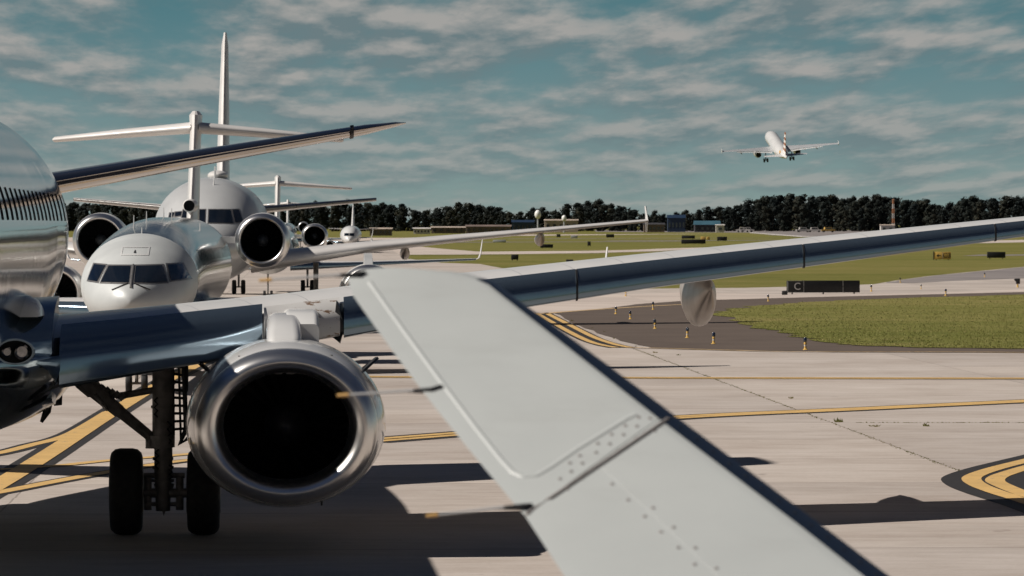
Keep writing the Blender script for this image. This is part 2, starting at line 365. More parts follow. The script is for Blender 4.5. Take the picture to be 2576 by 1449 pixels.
def markings():
    a = [C4(*q) for q in ((262, 296), (500, 432), (700, 532), (840, 575), (960, 596))]
    b = [C4(*q) for q in ((345, 292), (560, 402), (760, 503), (940, 566), (1080, 596))]
    mid = [(x + y) / 2 for x, y in zip(a, b)]
    stripe('marking_border', mid, 0.92, M['blackline'], 0.010)
    for l in (a, b): stripe('marking_line', l, 0.24, M['yellow'], 0.020)
    stripe('marking_line', [C4(1080, 597), C4(1500, 608), C4(2000, 622), C4(2576, 634), G(2576, 888), G(3000, 899)], 0.35, M['yellow_worn'], 0.020)
    stripe('marking_line', [C4(300, 300), C4(700, 268), C4(1200, 236), C4(1700, 210)], 0.45, M['yellow_worn'], 0.020)
    for off in (-0.32, 0.32):
        o = Vector((0, off, 0))
        stripe('marking_line', [G(700, 946) + o, G(1030, 949) + o, G(1565, 951) + o, G(2100, 952) + o, G(2700, 953) + o], 0.42, M['yellow'], 0.012)
        stripe('marking_line', [G(900, 1112) + o, G(1145, 1093) + o, G(1700, 1051) + o, G(2150, 1030) + o, G(2700, 1004) + o], 0.46, M['yellow'], 0.012)
    stripe('marking_border', [G(900, 1112), G(1145, 1093), G(1700, 1051), G(2150, 1030), G(2700, 1004)], 1.35, M['blackline'], 0.006)
    stripe('marking_border', [G(700, 946), G(1030, 949), G(1565, 951), G(2100, 952), G(2700, 953)], 1.25, M['blackline'], 0.006)
    # bulging double line at the right
    y1 = [C5(*q) for q in ((2900, 245), (2720, 290), (2576, 325), (2430, 362), (2330, 395), (2300, 420), (2340, 452), (2430, 487), (2560, 528), (2700, 575), (2900, 650))]
    y2 = [C5(*q) for q in ((2900, 275), (2720, 322), (2600, 355), (2500, 385), (2440, 408), (2425, 430), (2470, 455), (2560, 492), (2680, 535), (2900, 620))]
    stripe('marking_border', y1, 0.92, M['blackline'], 0.006); stripe('marking_border', y2, 0.92, M['blackline'], 0.010)
    stripe('marking_line', y1, 0.30, M['yellow'], 0.016); stripe('marking_line', y2, 0.30, M['yellow'], 0.016)
    big = [CL(-500, 1520), CL(0, 1235), CL(300, 1050), CL(700, 790), CL(1000, 608), CL(1300, 450), CL(1500, 350)]
    stripe('marking_border', big, 0.72, M['blackline'], 0.006); stripe('marking_line', big, 0.38, M['yellow'], 0.016)
    s2 = [CL(-300, 1090), CL(0, 1035), CL(200, 985), CL(450, 915), CL(700, 770)]
    stripe('marking_border', s2, 0.5, M['blackline'], 0.008); stripe('marking_line', s2, 0.24, M['yellow'], 0.013)
    s3 = [CL(-300, 1155), CL(0, 1142), CL(350, 1120), CL(700, 1085), CL(1200, 1045), CL(2200, 950)]
    stripe('marking_line', s3, 0.30, M['yellow'], 0.013)
    s4 = [CL(-300, 1340), CL(0, 1290), CL(350, 1222), CL(700, 1160), CL(1200, 1085), CL(2200, 985)]
    stripe('marking_border', s4, 0.46, M['blackline'], 0.008); stripe('marking_line', s4, 0.28, M['yellow'], 0.014)
markings()

def tufts():
    rnd = random.Random(5); mb = MB()
    poly = [(p.x, p.y) for p in isl_pts]
    def inside(x, y):
        c = False; j = len(poly) - 1
        for i in range(len(poly)):
            xi, yi = poly[i]; xj, yj = poly[j]
            if (yi > y) != (yj > y) and x < (xj - xi) * (y - yi) / (yj - yi) + xi: c = not c
            j = i
        return c
    n = 0
    while n < 16000:
        y = 139 + (245 - 139) * rnd.random() ** 1.5; x = rnd.uniform(4, 0.128 * y)
        if not inside(x, y): continue
        n += 1; h = rnd.uniform(0.01, 0.045) * (2.4 if rnd.random() < 0.03 else 1)
        for k in range(2):
            a = rnd.uniform(0, 6.28); w = rnd.uniform(0.006, 0.02); l = rnd.uniform(-0.04, 0.04)
            dx, dy = math.cos(a) * w, math.sin(a) * w
            mb.add([(x - dx, y - dy, 0.03), (x + dx, y + dy, 0.03), (x + l + dx * .3, y + l, 0.03 + h)], [(0, 1, 2)])
    m, nt, b = newmat('grass_blades')
    nt.links.new(ramp(nt, noise(nt, 0.25, 6, 0.75, stretch=(.4, 1, 1)), [(0.35, (0.10, 0.12, 0.022)), (0.5, (0.22, 0.21, 0.055)), (0.65, (0.36, 0.29, 0.12))]), b.inputs['Base Color'])
    b.inputs['Roughness'].default_value = 0.8
    M['blades'] = m
    mb.build('grass_blades', m, smooth=False, label='longer green and straw coloured grass growing on the verge beside the dark shoulder', cat='grass', kind='stuff')
    wb = MB()
    pts = [G(1649, 888), G(1707, 894), G(1990, 1003), G(2190, 1073), G(2205, 1074), G(2330, 1073), G(2110, 1062), G(1520, 835), G(1490, 826), G(1545, 852), G(1440, 808), G(1600, 872)]
    for p in pts:
        sz = rnd.uniform(.3, 1.1)
        for k in range(int(14 * sz) + 3):
            a = rnd.uniform(0, 6.28); r = rnd.uniform(0, 0.08) * sz; h = rnd.uniform(0.02, 0.09) * sz; x = p.x + math.cos(a) * r; y = p.y + math.sin(a) * r * 2
            wb.add([(x - .02, y, 0.005), (x + .02, y, 0.005), (x + rnd.uniform(-.06, .06), y, h)], [(0, 1, 2)])
    # a low line of weeds along the long slab joint
    for k in range(260):
        t = rnd.random(); p = G(2150, 1064).lerp(G(2600, 1064), t); p.x += rnd.gauss(0, .05); h = rnd.uniform(.005, .03) * (rnd.random() ** 2 + .2)
        wb.add([(p.x - .02, p.y, .004), (p.x + .02, p.y, .004), (p.x + rnd.uniform(-.02, .02), p.y, h)], [(0, 1, 2)])
    for k in range(900):
        t = rnd.random(); p = G(1596, 878).lerp(G(2440, 1196), t); p.x += rnd.gauss(0, 0.03); h = rnd.uniform(0.004, 0.02)
        wb.add([(p.x - .015, p.y, 0.004), (p.x + .015, p.y, 0.004), (p.x, p.y, h)], [(0, 1, 2)])
    wb.build('weeds', m, smooth=False, label='small weeds growing out of the slab joints of the apron', cat='weeds', kind='stuff')
tufts()

# ------------------------------------------------------------------ aircraft construction
def cat_interp(tab, y):
    for i in range(len(tab) - 1):
        if tab[i][0] <= y <= tab[i + 1][0]:
            a, b = tab[i], tab[i + 1]; pm = tab[max(i - 1, 0)]; nx = tab[min(i + 2, len(tab) - 1)]
            h = b[0] - a[0]; t = (y - a[0]) / h; out = [y]
            for k in range(1, len(a)):
                m0 = ((b[k] - pm[k]) / (b[0] - pm[0])) * h if i else (b[k] - a[k])
                m1 = ((nx[k] - a[k]) / (nx[0] - a[0])) * h if i + 2 < len(tab) else (b[k] - a[k])
                if (a[k] == b[k]): m0 = m1 = 0
                elif i and (b[k] - a[k]) * (a[k] - pm[k]) <= 0: m0 = 0
                if (nx[k] - b[k]) * (b[k] - a[k]) <= 0: m1 = 0
                out.append((2*t**3-3*t**2+1)*a[k] + (t**3-2*t**2+t)*m0 + (-2*t**3+3*t**2)*b[k] + (t**3-t**2)*m1)
            return out
    return list(tab[-1])
def fuselage_mb(tab, n=56, step=0.35):
    ys = set(t[0] for t in tab); L = tab[-1][0]; y = 0.0
    while y < L:
        ys.add(round(y, 3)); y += (0.06 if y < 0.6 else 0.15 if y < 5 else step)
    ys = sorted(ys); rings = []
    for y in ys:
        _, w, zt, zb, zm = cat_interp(tab, y); ring = []
        for k in range(n):
            t = 2 * math.pi * k / n; c, s = math.cos(t), math.sin(t)
            ring.append((w * c, y, zm + (zt - zm) * s if s > 0 else zm + (zm - zb) * s))
        rings.append(ring)
    return MB().loft(rings)
def surf_patch(mb, bvh, quad, axis, n=8, off=0.012, m=None):
    # quad in the plane seen along axis ('y': front view x,z ; 'x': side view y,z); projected onto the body
    m = m or n; v = []; f = []
    q = [Vector(p) for p in quad]
    for i in range(m + 1):
        for j in range(n + 1):
            a = q[0].lerp(q[1], j / n); b = q[3].lerp(q[2], j / n); p = a.lerp(b, i / m)
            if axis == 'y': o, d = Vector((p.x, -5, p.y)), Vector((0, 1, 0))
            elif axis == 'x': o, d = Vector((12, p.x, p.y)), Vector((-1, 0, 0))
            else: o, d = Vector((p.x, p.y, 20)), Vector((0, 0, -1))
            h = bvh.ray_cast(o, d)
            if h[0] is None: return
            nn = h[1] if h[1].dot(d) < 0 else -h[1]
            v.append(h[0] + nn * off)
    for i in range(m):
        for j in range(n):
            a = i * (n + 1) + j; f.append((a, a + 1, a + n + 2, a + n + 1))
    mb.add(v, f)
def naca(x): return 10 * (0.2969 * math.sqrt(x) - 0.1260 * x - 0.3516 * x * x + 0.2843 * x ** 3 - 0.1036 * x ** 4)
def section(x, yle, zle, c, tu, tl, uf=1.0, lf=1.0, n=14, off=0.0, vertical=False, yo=0.0):
    pts = []
    for i in range(n + 1):                               # upper, from aft to the leading edge
        k = uf * (1 - i / n) ** 2; pts.append((k, naca(k) * tu + off * (1 if k > 0 else 0)))
    for i in range(1, n + 1):
        k = lf * (i / n) ** 2; pts.append((k, -naca(k) * tl - off))
    out = []
    for k, h in pts:
        if vertical: out.append((x + h * c, yle + k * c - (off if k < .001 else 0), zle))
        else: out.append((x, yle + k * c - off * max(0, 1 - k * 12) * 1.3, zle + h * c))
    return out
def wing_mb(secs, uf=1.0, lf=1.0, off=0.0, vertical=False, sub=1):
    rings = []
    for i in range(len(secs) - 1):
        for j in range(sub):
            t = j / sub; s = [a + (b - a) * t for a, b in zip(secs[i], secs[i + 1])]; rings.append(section(*s, uf=uf, lf=lf, off=off, vertical=vertical))
    rings.append(section(*secs[-1], uf=uf, lf=lf, off=off, vertical=vertical))
    return MB().loft(rings)
def sec_at(secs, x):
    for a, b in zip(secs, secs[1:]):
        if a[0] <= x <= b[0]:
            t = (x - a[0]) / (b[0] - a[0]); return tuple(p + (q - p) * t for p, q in zip(a, b))
def mirror(secs): return [(-s[0],) + tuple(s[1:]) for s in secs]
def ring_xz(cx, y, cz, r, kz_up=1.0, kz_dn=1.0, n=56):
    return [(cx + r * math.cos(t), y, cz + r * math.sin(t) * (kz_up if math.sin(t) > 0 else kz_dn)) for t in [2 * math.pi * k / n for k in range(n)]]
def engine(parent, c, r, L, kz=(1.0, 1.0), hole=0.76, nac=None, lipm=None, spin=None, n=56, blades=24, lipdepth=0.42, swirl=False, big=False):
    """c: centre of the intake (local), r: max radius, L: length"""
    cx, cy, cz = c; rg = lambda y, rr: ring_xz(cx, cy + y * r, cz, rr * r, *kz, n=n)
    ld = lipdepth
    lo = .90 if big else .975
    mb = MB().loft([rg(ld, lo - .003), rg(ld + .12, lo + (.03 if big else .01)), rg(ld + .4, .975), rg(1.2, 1.0), rg(1.8, .985), rg(L / r * .75, .90), rg(L / r, .72)], caps=False)
    mb.loft([rg(L / r, .72), rg(L / r + .01, .60), rg(L / r * .8, .55)], caps=False)
    nm = mb.build('engine', nac or M['nacelle'], parent)
    hi = (hole + 0.06)
    if big:
        pr = [rg(ld, lo)]
        for k in range(25):       # rounded lip: a half ellipse from the outside over the crest to the throat
            a = math.pi * k / 24; cr = .755; ro = lo - cr; ri = cr - hole
            pr.append(rg(ld * .78 * (1 - math.sin(a) ** .8) + (.0), cr + math.cos(a) * (ro if a < math.pi / 2 else ri)))
        pr.append(rg(ld, hole - .004)); pr.append(rg(ld * 1.3, hole - .008)); MB().loft(pr, caps=False).build('intake_lip', lipm or M['lip'], nm)
    lip = MB().loft([rg(ld, .975), rg(ld * .7, .955), rg(ld * .45, .93), rg(ld * .22, .895), rg(ld * .08, .865), rg(ld * .015, .84), rg(0, hi + .005), rg(ld * .02, hi - .02), rg(ld * .1, hole + .015), rg(ld * .3, hole - .005), rg(ld * .6, hole - .012)], caps=False)
    if not big: lip.build('intake_lip', lipm or M['lip'], nm)
    MB().loft([rg(ld * (1.25 if big else .6), hole - .012), rg(ld * 1.35, hole - .01), rg(1.15, hole + .02), rg(1.16, .02)], caps=False).build('intake_duct', M['fan'], nm)
    fb = MB()
    for k in range(blades):
        a = 2 * math.pi * k / blades; v = []
        for (rr, da, y0) in ((.2, 0, 1.0), (hole * .98, .35, .92)):
            for d2, yy in ((-.10, y0), (.06, y0 + .1)):
                t = a + da * .3 + d2 * (1 if rr > .3 else 1.6)
                v.append((cx + rr * r * math.cos(t), cy + yy * r, cz + rr * r * math.sin(t) * kz[0]))
        fb.add(v, [(0, 1, 3, 2)])
    fb.build('fan', M['fan'], nm)
    sp_ = MB().loft([ring_xz(cx, cy + yy * r, cz, rr * r, n=24) for yy, rr in ((.62, .005), (.66, .06), (.75, .13), (.9, .19), (1.0, .22))])
    sp_.build('spinner', M['dark'] if big or swirl else M['spin'], nm)
    if swirl:
        sw = MB(); pts = []
        for k in range(22):
            t = k / 21 * 5.2; rr = (.03 + .085 * k / 21) * r; yy = .62 + .26 * k / 21 - 0.012
            pts.append((cx + rr * math.cos(t), cy + (yy - .03) * r, cz + rr * math.sin(t)))
        sw.tube(pts, .014 * r, 6); sw.build('spinner_swirl', M['warm_paint'], nm)
    return nm
def wheel(parent, c, r, w, name='wheel'):
    cx, cy, cz = c; n = 36
    prof = [(-w/2, .55), (-w/2, .82), (-w/2 * .93, .90), (-w/2 * .70, .975), (-w/2 * .40, 1.0), (w/2 * .40, 1.0), (w/2 * .70, .975), (w/2 * .93, .90), (w/2, .82), (w/2, .55)]
    mb = MB().loft([[(cx + x, cy + rr * r * math.cos(t), cz + rr * r * math.sin(t)) for t in [2 * math.pi * k / n for k in range(n)]] for x, rr in prof])
    t = mb.build(name, M['black'], parent)
    hb = MB().loft([[(cx + x, cy + rr * r * math.cos(a), cz + rr * r * math.sin(a)) for a in [2 * math.pi * k / 24 for k in range(24)]] for x, rr in ((-w/2 - .015, .12), (-w/2 - .012, .5), (w/2 + .012, .5), (w/2 + .015, .12))])
    return t, hb
def gear(parent, x, y, ztop, wr, ww, sep, sr=0.07, hubs=True):
    g = MB().tube([(x, y, wr), (x, y, ztop)], [sr * .8, sr], 12).tube([(x - sep / 2 - ww * .3, y, wr), (x + sep / 2 + ww * .3, y, wr)], sr * .6, 10).tube([(x, y - .05, wr + .2), (x, y - .35, (wr + ztop) / 2), (x, y - .1, ztop - .2)], sr * .4, 8).build('landing_gear', M['gear'], parent)
    for s in (-1, 1):
        t, hb = wheel(g, (x + s * sep / 2, y, wr), wr, ww)
    return g
def airliner(name, loc, yaw, label, cat, fus, wing, stab, fin, eng, gears, windows=None, paint=None, wingpaint=None, winglet=None, tail_t=False, extras=None, engm=None, lipm=None, group=None, slat=0.05):
    root = empty(name, loc, yaw, label=label, cat=cat, group=group)
    paint = paint or M['paint']; wp = wingpaint or M['paint']
    fm = fuselage_mb(fus)
    if tail_t:
        n = 56; k = sum(1 for v in fm.v[::n] if v[1] <= 4.3) * n
        a = MB(); a.v = fm.v[:k]; a.f = [f for f in fm.f if max(f) < k]; a.build('nose', M['nose'], root)
        a = MB(); a.add(fm.v[k - n:], [tuple(i - (k - n) for i in f) for f in fm.f if min(f) >= k - n]); a.build('fuselage', M['crj_skin'], root)
    else: fm.build('fuselage', paint, root)
    bvh = BVHTree.FromPolygons([Vector(v) for v in fm.v], fm.f)
    for sgn, ws in ((1, wing), (-1, mirror(wing))):
        w = wing_mb(ws).build('wing', wp, root)
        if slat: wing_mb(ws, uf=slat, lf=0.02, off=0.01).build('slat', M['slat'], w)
    for ws in (stab, mirror(stab)): 
        t = wing_mb(ws).build('tailplane', wp, root)
        if not tail_t: wing_mb(ws, uf=.05, lf=.04, off=0.006).build('leading_edge', M['frame'], t)
    prof = [(0, 0), (.42, .025), (.8, .10), (1, .22), (.98, .4), (.7, .7), (.06, 1)]
    fl = [[(th * a, y0 + b * c, z) for a, b in prof] + [(-th * a, y0 + b * c, z) for a, b in prof[:0:-1]] for (z, y0, c, th) in fin]
    MB().loft(fl).build('fin', M['warm_paint'], root, ang=16)
    if winglet:
        for s in (1, -1): winglet(root, s)
    for e in eng:
        for s in (1, -1):
            nm = engine(root, (s * e['x'], e['y'], e['z']), e['r'], e['L'], nac=engm, lipm=lipm, swirl=e.get('swirl', False), hole=e.get('hole', .80), lipdepth=.3)
            py = MB()
            if tail_t: py.loft([[(s * (0.9), e['y'] + a, e['z'] - .08), (s * e['x'], e['y'] + a, e['z'] - .08), (s * e['x'], e['y'] + a, e['z'] + .1), (s * .9, e['y'] + a, e['z'] + .1)] for a in (.9, 2.6)])
            else: py.loft([[(s * e['x'] - .18, e['y'] + a, b0), (s * e['x'] + .18, e['y'] + a, b0), (s * e['x'] + .15, e['y'] + a, b1), (s * e['x'] - .15, e['y'] + a, b1)] for a, b0, b1 in ((.7, e['z'] + e['r'] * .9, e['z'] + e['r'] * .97), (1.8, e['z'] + e['r'] * .8, e['z'] + e['r'] + .28), (4.0, e['z'] + .5, e['z'] + e['r'] + .38))])
            py.build('pylon', paint, root)
    for g in gears: gear(root, *g)
    if windows:
        for w in windows:
            q, ax = w[0], w[1]; mb = MB(); surf_patch(mb, bvh, q, ax, off=.016); 
            if mb.v: o = mb.build('cockpit_window', M['glass'], root)
            xs = [p[0] for p in q]; zs = [p[1] for p in q]; cx_, cz_ = sum(xs) / 4, sum(zs) / 4
            fr = MB(); q2 = [(cx_ + (a - cx_) * 1.0 + (.035 if a > cx_ else -.035), cz_ + (b - cz_) + (.035 if b > cz_ else -.035)) for a, b in q]
            surf_patch(fr, bvh, q2, ax, off=.007)
            if fr.v and mb.v: fr.build('window_frame', M['frame'], o)
    return root, bvh

# ---- regional T-tail jet (B) and its two fellows
CRJ_F = [(0, .03, 2.16, 2.08, 2.12), (.12, .28, 2.36, 1.88, 2.12), (.4, .55, 2.56, 1.68, 2.12), (.9, .86, 2.80, 1.54, 2.16), (1.5, 1.08, 3.08, 1.45, 2.25), (2.2, 1.23, 3.33, 1.39, 2.38), (3.2, 1.32, 3.52, 1.35, 2.5),
         (5, 1.345, 3.74, 1.34, 2.6), (9, 1.345, 3.98, 1.35, 2.7), (14, 1.345, 4.05, 1.36, 2.7), (25, 1.345, 4.05, 1.36, 2.7), (28.5, 1.15, 4.0, 1.8, 2.9), (32, .7, 3.9, 2.5, 3.2), (34.6, .22, 3.7, 3.2, 3.45)]
CRJ_W = [(1.0, 13.6, 1.62, 5.2, .07, .04), (4.0, 15.6, 1.72, 3.6, .065, .035), (8.0, 18.2, 1.88, 2.3, .06, .03), (11.3, 20.3, 2.02, 1.3, .055, .03)]
CRJ_S = [(.12, 32.1, 6.70, 2.3, .085, .065), (2.2, 33.2, 6.56, 1.8, .085, .065), (4.3, 34.3, 6.40, 1.2, .08, .06), (4.36, 34.4, 6.40, 1.0, .05, .04)]
CRJ_FIN = [(3.6, 27.5, 6.4, .15), (4.0, 29.4, 4.8, .16), (5.6, 31.0, 3.6, .155), (6.75, 32.0, 2.9, .165), (7.1, 32.2, 2.7, .19), (7.22, 32.5, 1.8, .10)]
def crj_winglet(root, s):
    mb = MB(); rings = []
    for (dx, z, y0, c, cant) in ((0, 2.02, 20.3, 1.3, 0), (.18, 2.12, 20.5, 1.15, 0), (.28, 2.4, 20.8, .95, 0), (.40, 3.25, 21.5, .45, 0)):
        rings.append([(s * (11.3 + dx) + p[0], p[1], z) for p in section(0, y0, 0, c, .05, .05, vertical=True)])
    mb.loft(rings).build('winglet', M['warm_paint'], root)
def px2x(a): return (a / 1.725 / 1.4907 - 330) / 110
def py2z(b): return H - (((400 + b / 1.725) / 1.4907) - HY) / 110
def W4(*pts): return [(px2x(a), py2z(b)) for a, b in pts]
CRJ_WIN = [(W4((585, 1020), (668, 1027), (622, 1128), (552, 1118)), 'y'), (W4((690, 1030), (833, 1030), (833, 1132), (648, 1130)), 'y'),
           (W4((866, 1030), (1028, 1026), (1068, 1130), (868, 1132)), 'y'), (W4((1058, 1022), (1142, 1020), (1200, 1108), (1090, 1122)), 'y')]
CRJ_E = [dict(x=2.24, y=23.5, z=3.42, r=.77, L=3.9, hole=.755)]
CRJ_G = [(0, 2.6, 1.7, .22, .14, .36, .05), (1.9, 17.5, 1.6, .42, .24, .5, .07), (-1.9, 17.5, 1.6, .42, .24, .5, .07)]
def crj(loc, yaw, label):
    return airliner('regional_jet', loc, yaw, label, 'airplane', CRJ_F, CRJ_W, CRJ_S, CRJ_FIN, CRJ_E, CRJ_G, windows=CRJ_WIN, paint=M['silver'], wingpaint=M['warm_paint'], winglet=crj_winglet, tail_t=True, engm=M['warm_paint'], group='regional jets waiting in the taxi queue')
Bn = Vector(((327 - 1288) * 101 / F, 101, 0))
B, bvhB = crj(Bn, R(1.45), 'silver regional jet with T tail and wet looking cockpit windows, nose just above the near metal wing')
B['label'] = 'silver regional jet with a T tail, its cockpit windows just above the near wing'
def b_extras():
    tb = MB()
    for (x, y, h) in ((.02, 4.2, .14), (-.25, 5.6, .32), (-.05, 7.4, .28), (.45, 9.5, .34), (.1, 12.5, .25), (.9, 15, .2)):
        hit = bvhB.ray_cast(Vector((x, y, 20)), Vector((0, 0, -1))); z = hit[0].z
        a = MB().loft([[(x - .012, y, z - .02), (x + .012, y, z - .02), (x + .012, y + .22, z - .02), (x - .012, y + .22, z - .02)], [(x - .006, y + .12, z + h), (x + .006, y + .12, z + h), (x + .006, y + .19, z + h), (x - .006, y + .19, z + h)]])
        a.build('antenna', M['paint'], B)
    rect = MB()
    hexes = [((-.30, 2.98), (.30, 2.98), (.26, 3.28), (-.27, 3.28))]
    def q(x0, x1, z0, z1):
        m = MB(); surf_patch(m, bvhB, [(x0, z0), (x1, z0), (x1, z1), (x0, z1)], 'y', off=.01); rect.add(m.v, m.f)
    # white outlined square on the crown above the cockpit
    q(-.32, .32, 3.16, 3.185); q(-.32, .32, 3.33, 3.35); q(-.32, -.29, 3.185, 3.33); q(.29, .32, 3.185, 3.33)
    rect.build('hatch_outline', M['paint'], B)
    tr = MB(); surf_patch(tr, bvhB, [(-.03, 3.21), (.03, 3.21), (.004, 3.28), (-.004, 3.28)], 'y', off=.012); tr.build('arrow_mark', M['seal'], B)
    # wipers
    for s in (-1, 1):
        pts = []
        for k in range(7):
            t = k / 6; hit = bvhB.ray_cast(Vector((s * (.07 + .36 * t), -5, 2.55 - .15 * t)), Vector((0, 1, 0)))
            if hit[0]: pts.append(hit[0] + Vector((0, -.03, 0)))
        MB().tube(pts, .014, 6).build('wiper', M['seal'], B)
    MB().tube([bvhB.ray_cast(Vector((0.005, -5, 2.45 + .1 * k)), Vector((0, 1, 0)))[0] + Vector((0, -.02, 0)) for k in range(6)], .03, 8).build('windshield_post', M['frame'], B)
    # dark stripes along the cabin: windows at grazing angle
    for k in range(26):
        y = 7.0 + k * .78
        m = MB(); surf_patch(m, bvhB, [(y, 2.98), (y + .16, 2.98), (y + .16, 3.26), (y, 3.26)], 'x', n=3, off=.012)
        if m.v: m.build('cabin_window', M['win'], B)
    MB().loft([ring_xz(0, 28.6 + yy, 4.4, rr, n=20) for yy, rr in ((0, .16), (.05, .19), (1.5, .2))], caps=False).build('dorsal_scoop', M['warm_paint'], B)
    MB().loft([ring_xz(0, 28.7, 4.4, .165, n=20), ring_xz(0, 29.4, 4.4, .16, n=20)]).build('scoop_mouth', M['fan'], B)
b_extras()
D, _ = crj(Vector((-12.6, 232, 0)), R(2.0), 'smaller regional jet, its T tail standing above the white airliner tailplane')
D.scale = (1, 1, .93)
D2, _ = crj(Vector((-29.7, 588, 0)), R(2.0), 'most distant regional jet, only its small T tail showing above the others')

# ---- twin jet airliner C with wingtip fences
A_F = [(0, .05, 3.0, 2.85, 2.95), (.25, .5, 3.32, 2.45, 2.95), (.8, .92, 3.68, 2.12, 3.0), (1.5, 1.27, 4.02, 1.96, 3.1), (2.3, 1.55, 4.55, 1.86, 3.3), (3.2, 1.75, 5.02, 1.8, 3.5), (4.5, 1.92, 5.42, 1.77, 3.65), (6, 1.97, 5.52, 1.75, 3.70), (9, 1.975, 5.58, 1.75, 3.72), (22, 1.975, 5.6, 1.75, 3.72), (27, 1.5, 5.6, 2.7, 4.2), (31, .8, 5.5, 3.9, 4.7), (33.6, .2, 5.1, 4.7, 4.9)]
A_W = [(1.4, 11.0, 2.32, 6.5, .075, .045), (5.75, 13.3, 2.95, 4.2, .065, .04), (11, 16.2, 3.45, 2.7, .06, .03), (16.7, 19.3, 3.98, 1.5, .055, .03)]
A_S = [(.3, 28.6, 4.36, 3.3, .05, .06), (3.2, 30.2, 4.62, 2.4, .05, .05), (6.3, 31.9, 4.90, 1.5, .05, .05)]
A_FIN = [(5.3, 24.5, 7.6, .27), (6.0, 26.6, 5.6, .26), (8.8, 28.9, 3.9, .21), (11.3, 31.0, 2.3, .14), (11.85, 31.8, 1.3, .06)]
def fence(root, s):
    mb = MB()
    mb.loft([[(s * 16.75 + h, y0 + a, z) for (a, h) in ((0, 0), (c * .3, .04), (c, 0), (c * .3, -.04))] for z, y0, c in ((3.55, 20.2, .5), (3.72, 19.9, 1.0), (3.98, 19.3, 1.7), (4.25, 20.0, 1.0), (4.58, 20.8, .35))])
    mb.build('wingtip_fence', M['warm_paint'], root)
def awin(*pts): return [((a / 1.725 / 1.4907 - 516) / 72.0, H - (((400 + b / 1.725) / 1.4907) - HY) / 72.0) for a, b in pts]
A_WIN = [(awin((1342, 668), (1478, 668), (1497, 752), (1342, 752)), 'y'), (awin((1492, 668), (1530, 666), (1560, 742), (1512, 750)), 'y'), (awin((1176, 668), (1318, 668), (1318, 752), (1160, 752)), 'y'),
         (awin((1122, 684), (1166, 680), (1160, 705), (1122, 712)), 'y'), (awin((1086, 690), (1118, 686), (1108, 712), (1080, 722)), 'y')]
Cx = Vector(((516 - 1288) * 156 / F, 156, 0))
C, bvhC = airliner('airliner', Cx, R(2.4), 'white twin engine airliner with a tall narrow fin, behind the silver regional jet', 'airplane', A_F, A_W, A_S, A_FIN,
               [dict(x=5.75, y=9.3, z=1.31, r=1.10, L=4.2, swirl=True, hole=.74)], [(0, 5.0, 2.0, .38, .22, .5, .07), (3.8, 17.2, 2.4, .58, .42, .93, .11), (-3.8, 17.2, 2.4, .58, .42, .93, .11)],
               windows=A_WIN, paint=M['silver'], wingpaint=M['warm_paint'], winglet=fence, engm=M['warm_paint'], slat=0)
def c_extras():
    for x in (7.2, 12.5):
        s = sec_at(A_W, x)
        for q in (1, -1):
            MB().loft([[(q * x + r * math.cos(t), y, s[2] - .14 + dz + 1.3 * r * math.sin(t)) for t in [2*math.pi*k/16 for k in range(16)]] for y, r, dz in ((s[1] + .8, .03, 0), (s[1] + 1.2, .15, -.1), (s[1] + 2.0, .19, -.2), (s[1] + 3.4, .15, -.2), (s[1] + 4.2, .03, -.1))]).build('flap_fairing', M['brown'], C)
    for y, h in ((5.2, .45), (6.6, .42), (3.9, .2)):
        z = bvhC.ray_cast(Vector((.2, y, 20)), Vector((0, 0, -1)))[0].z
        MB().tube([(.2, y, z - .05), (.2, y + .1, z + h)], [.03, .012], 8).build('antenna', M['paint'], C)
    z = 5.66
    MB().loft([ring_xz(.2, 9 + y, z, r, .5, .5, n=20) for y, r in ((0, .05), (.3, .3), (1.2, .38), (2.4, .3), (3, .05))]).build('radome_hump', M['warm_paint'], C)
c_extras()
# ---- small distant jet with landing light
E_F = [(0, .04, 2.2, 2.1, 2.15), (.5, .6, 2.9, 1.7, 2.3), (1.6, 1.1, 3.8, 1.5, 2.6), (3.5, 1.5, 4.6, 1.4, 3.0), (6, 1.6, 4.75, 1.4, 3.1), (18, 1.6, 4.75, 1.4, 3.1), (23, 1.1, 4.7, 2.2, 3.5), (27, .2, 4.3, 3.7, 4.0)]
E_W = [(1.0, 9.5, 1.7, 4.5, .07, .04), (8, 14, 2.3, 2.0, .06, .03), (13, 17, 2.7, 1.2, .05, .03)]
E_S = [(.3, 23.5, 4.1, 2.2, .05, .05), (4.2, 25.5, 4.3, 1.2, .05, .05)]
E_FIN = [(4.3, 19, 6.5, .30), (5.2, 21.5, 4.5, .24), (7.2, 23.5, 3, .16), (8.6, 25, 1.8, .08)]
Ev = Vector(((878 - 1288) * 600 / F, 600, 0))
E_, bvhE = airliner('business_jet', Ev, R(0.5), 'small white jet with its landing light on, in front of the dark trees', 'airplane', E_F, E_W, E_S, E_FIN,
               [dict(x=3.4, y=8.6, z=1.45, r=.62, L=3.0)], [(0, 2.6, 1.7, .3, .2, .4, .07), (2.2, 13.5, 1.7, .45, .3, .5, .08), (-2.2, 13.5, 1.7, .45, .3, .5, .08)],
               windows=[([(-.75, 3.45), (-.05, 3.45), (-.05, 3.0), (-.8, 3.0)], 'y'), ([(.05, 3.45), (.75, 3.45), (.8, 3.0), (.05, 3.0)], 'y')], paint=M['paint'], engm=M['grey_paint'])
E_.scale = (.82, .82, .76)
lm, nt, b = newmat('landing_lamp'); b.inputs['Emission Color'].default_value = (1, .86, .70, 1); b.inputs['Emission Strength'].default_value = 6.0; b.inputs['Base Color'].default_value = (.9, .85, .8, 1)
MB().loft([ring_xz(-.25, y, 1.22, r, n=20) for y, r in ((1.95, .01), (1.96, .2), (2.0, .42), (2.2, .44), (2.4, .1))]).build('landing_light', lm, E_)

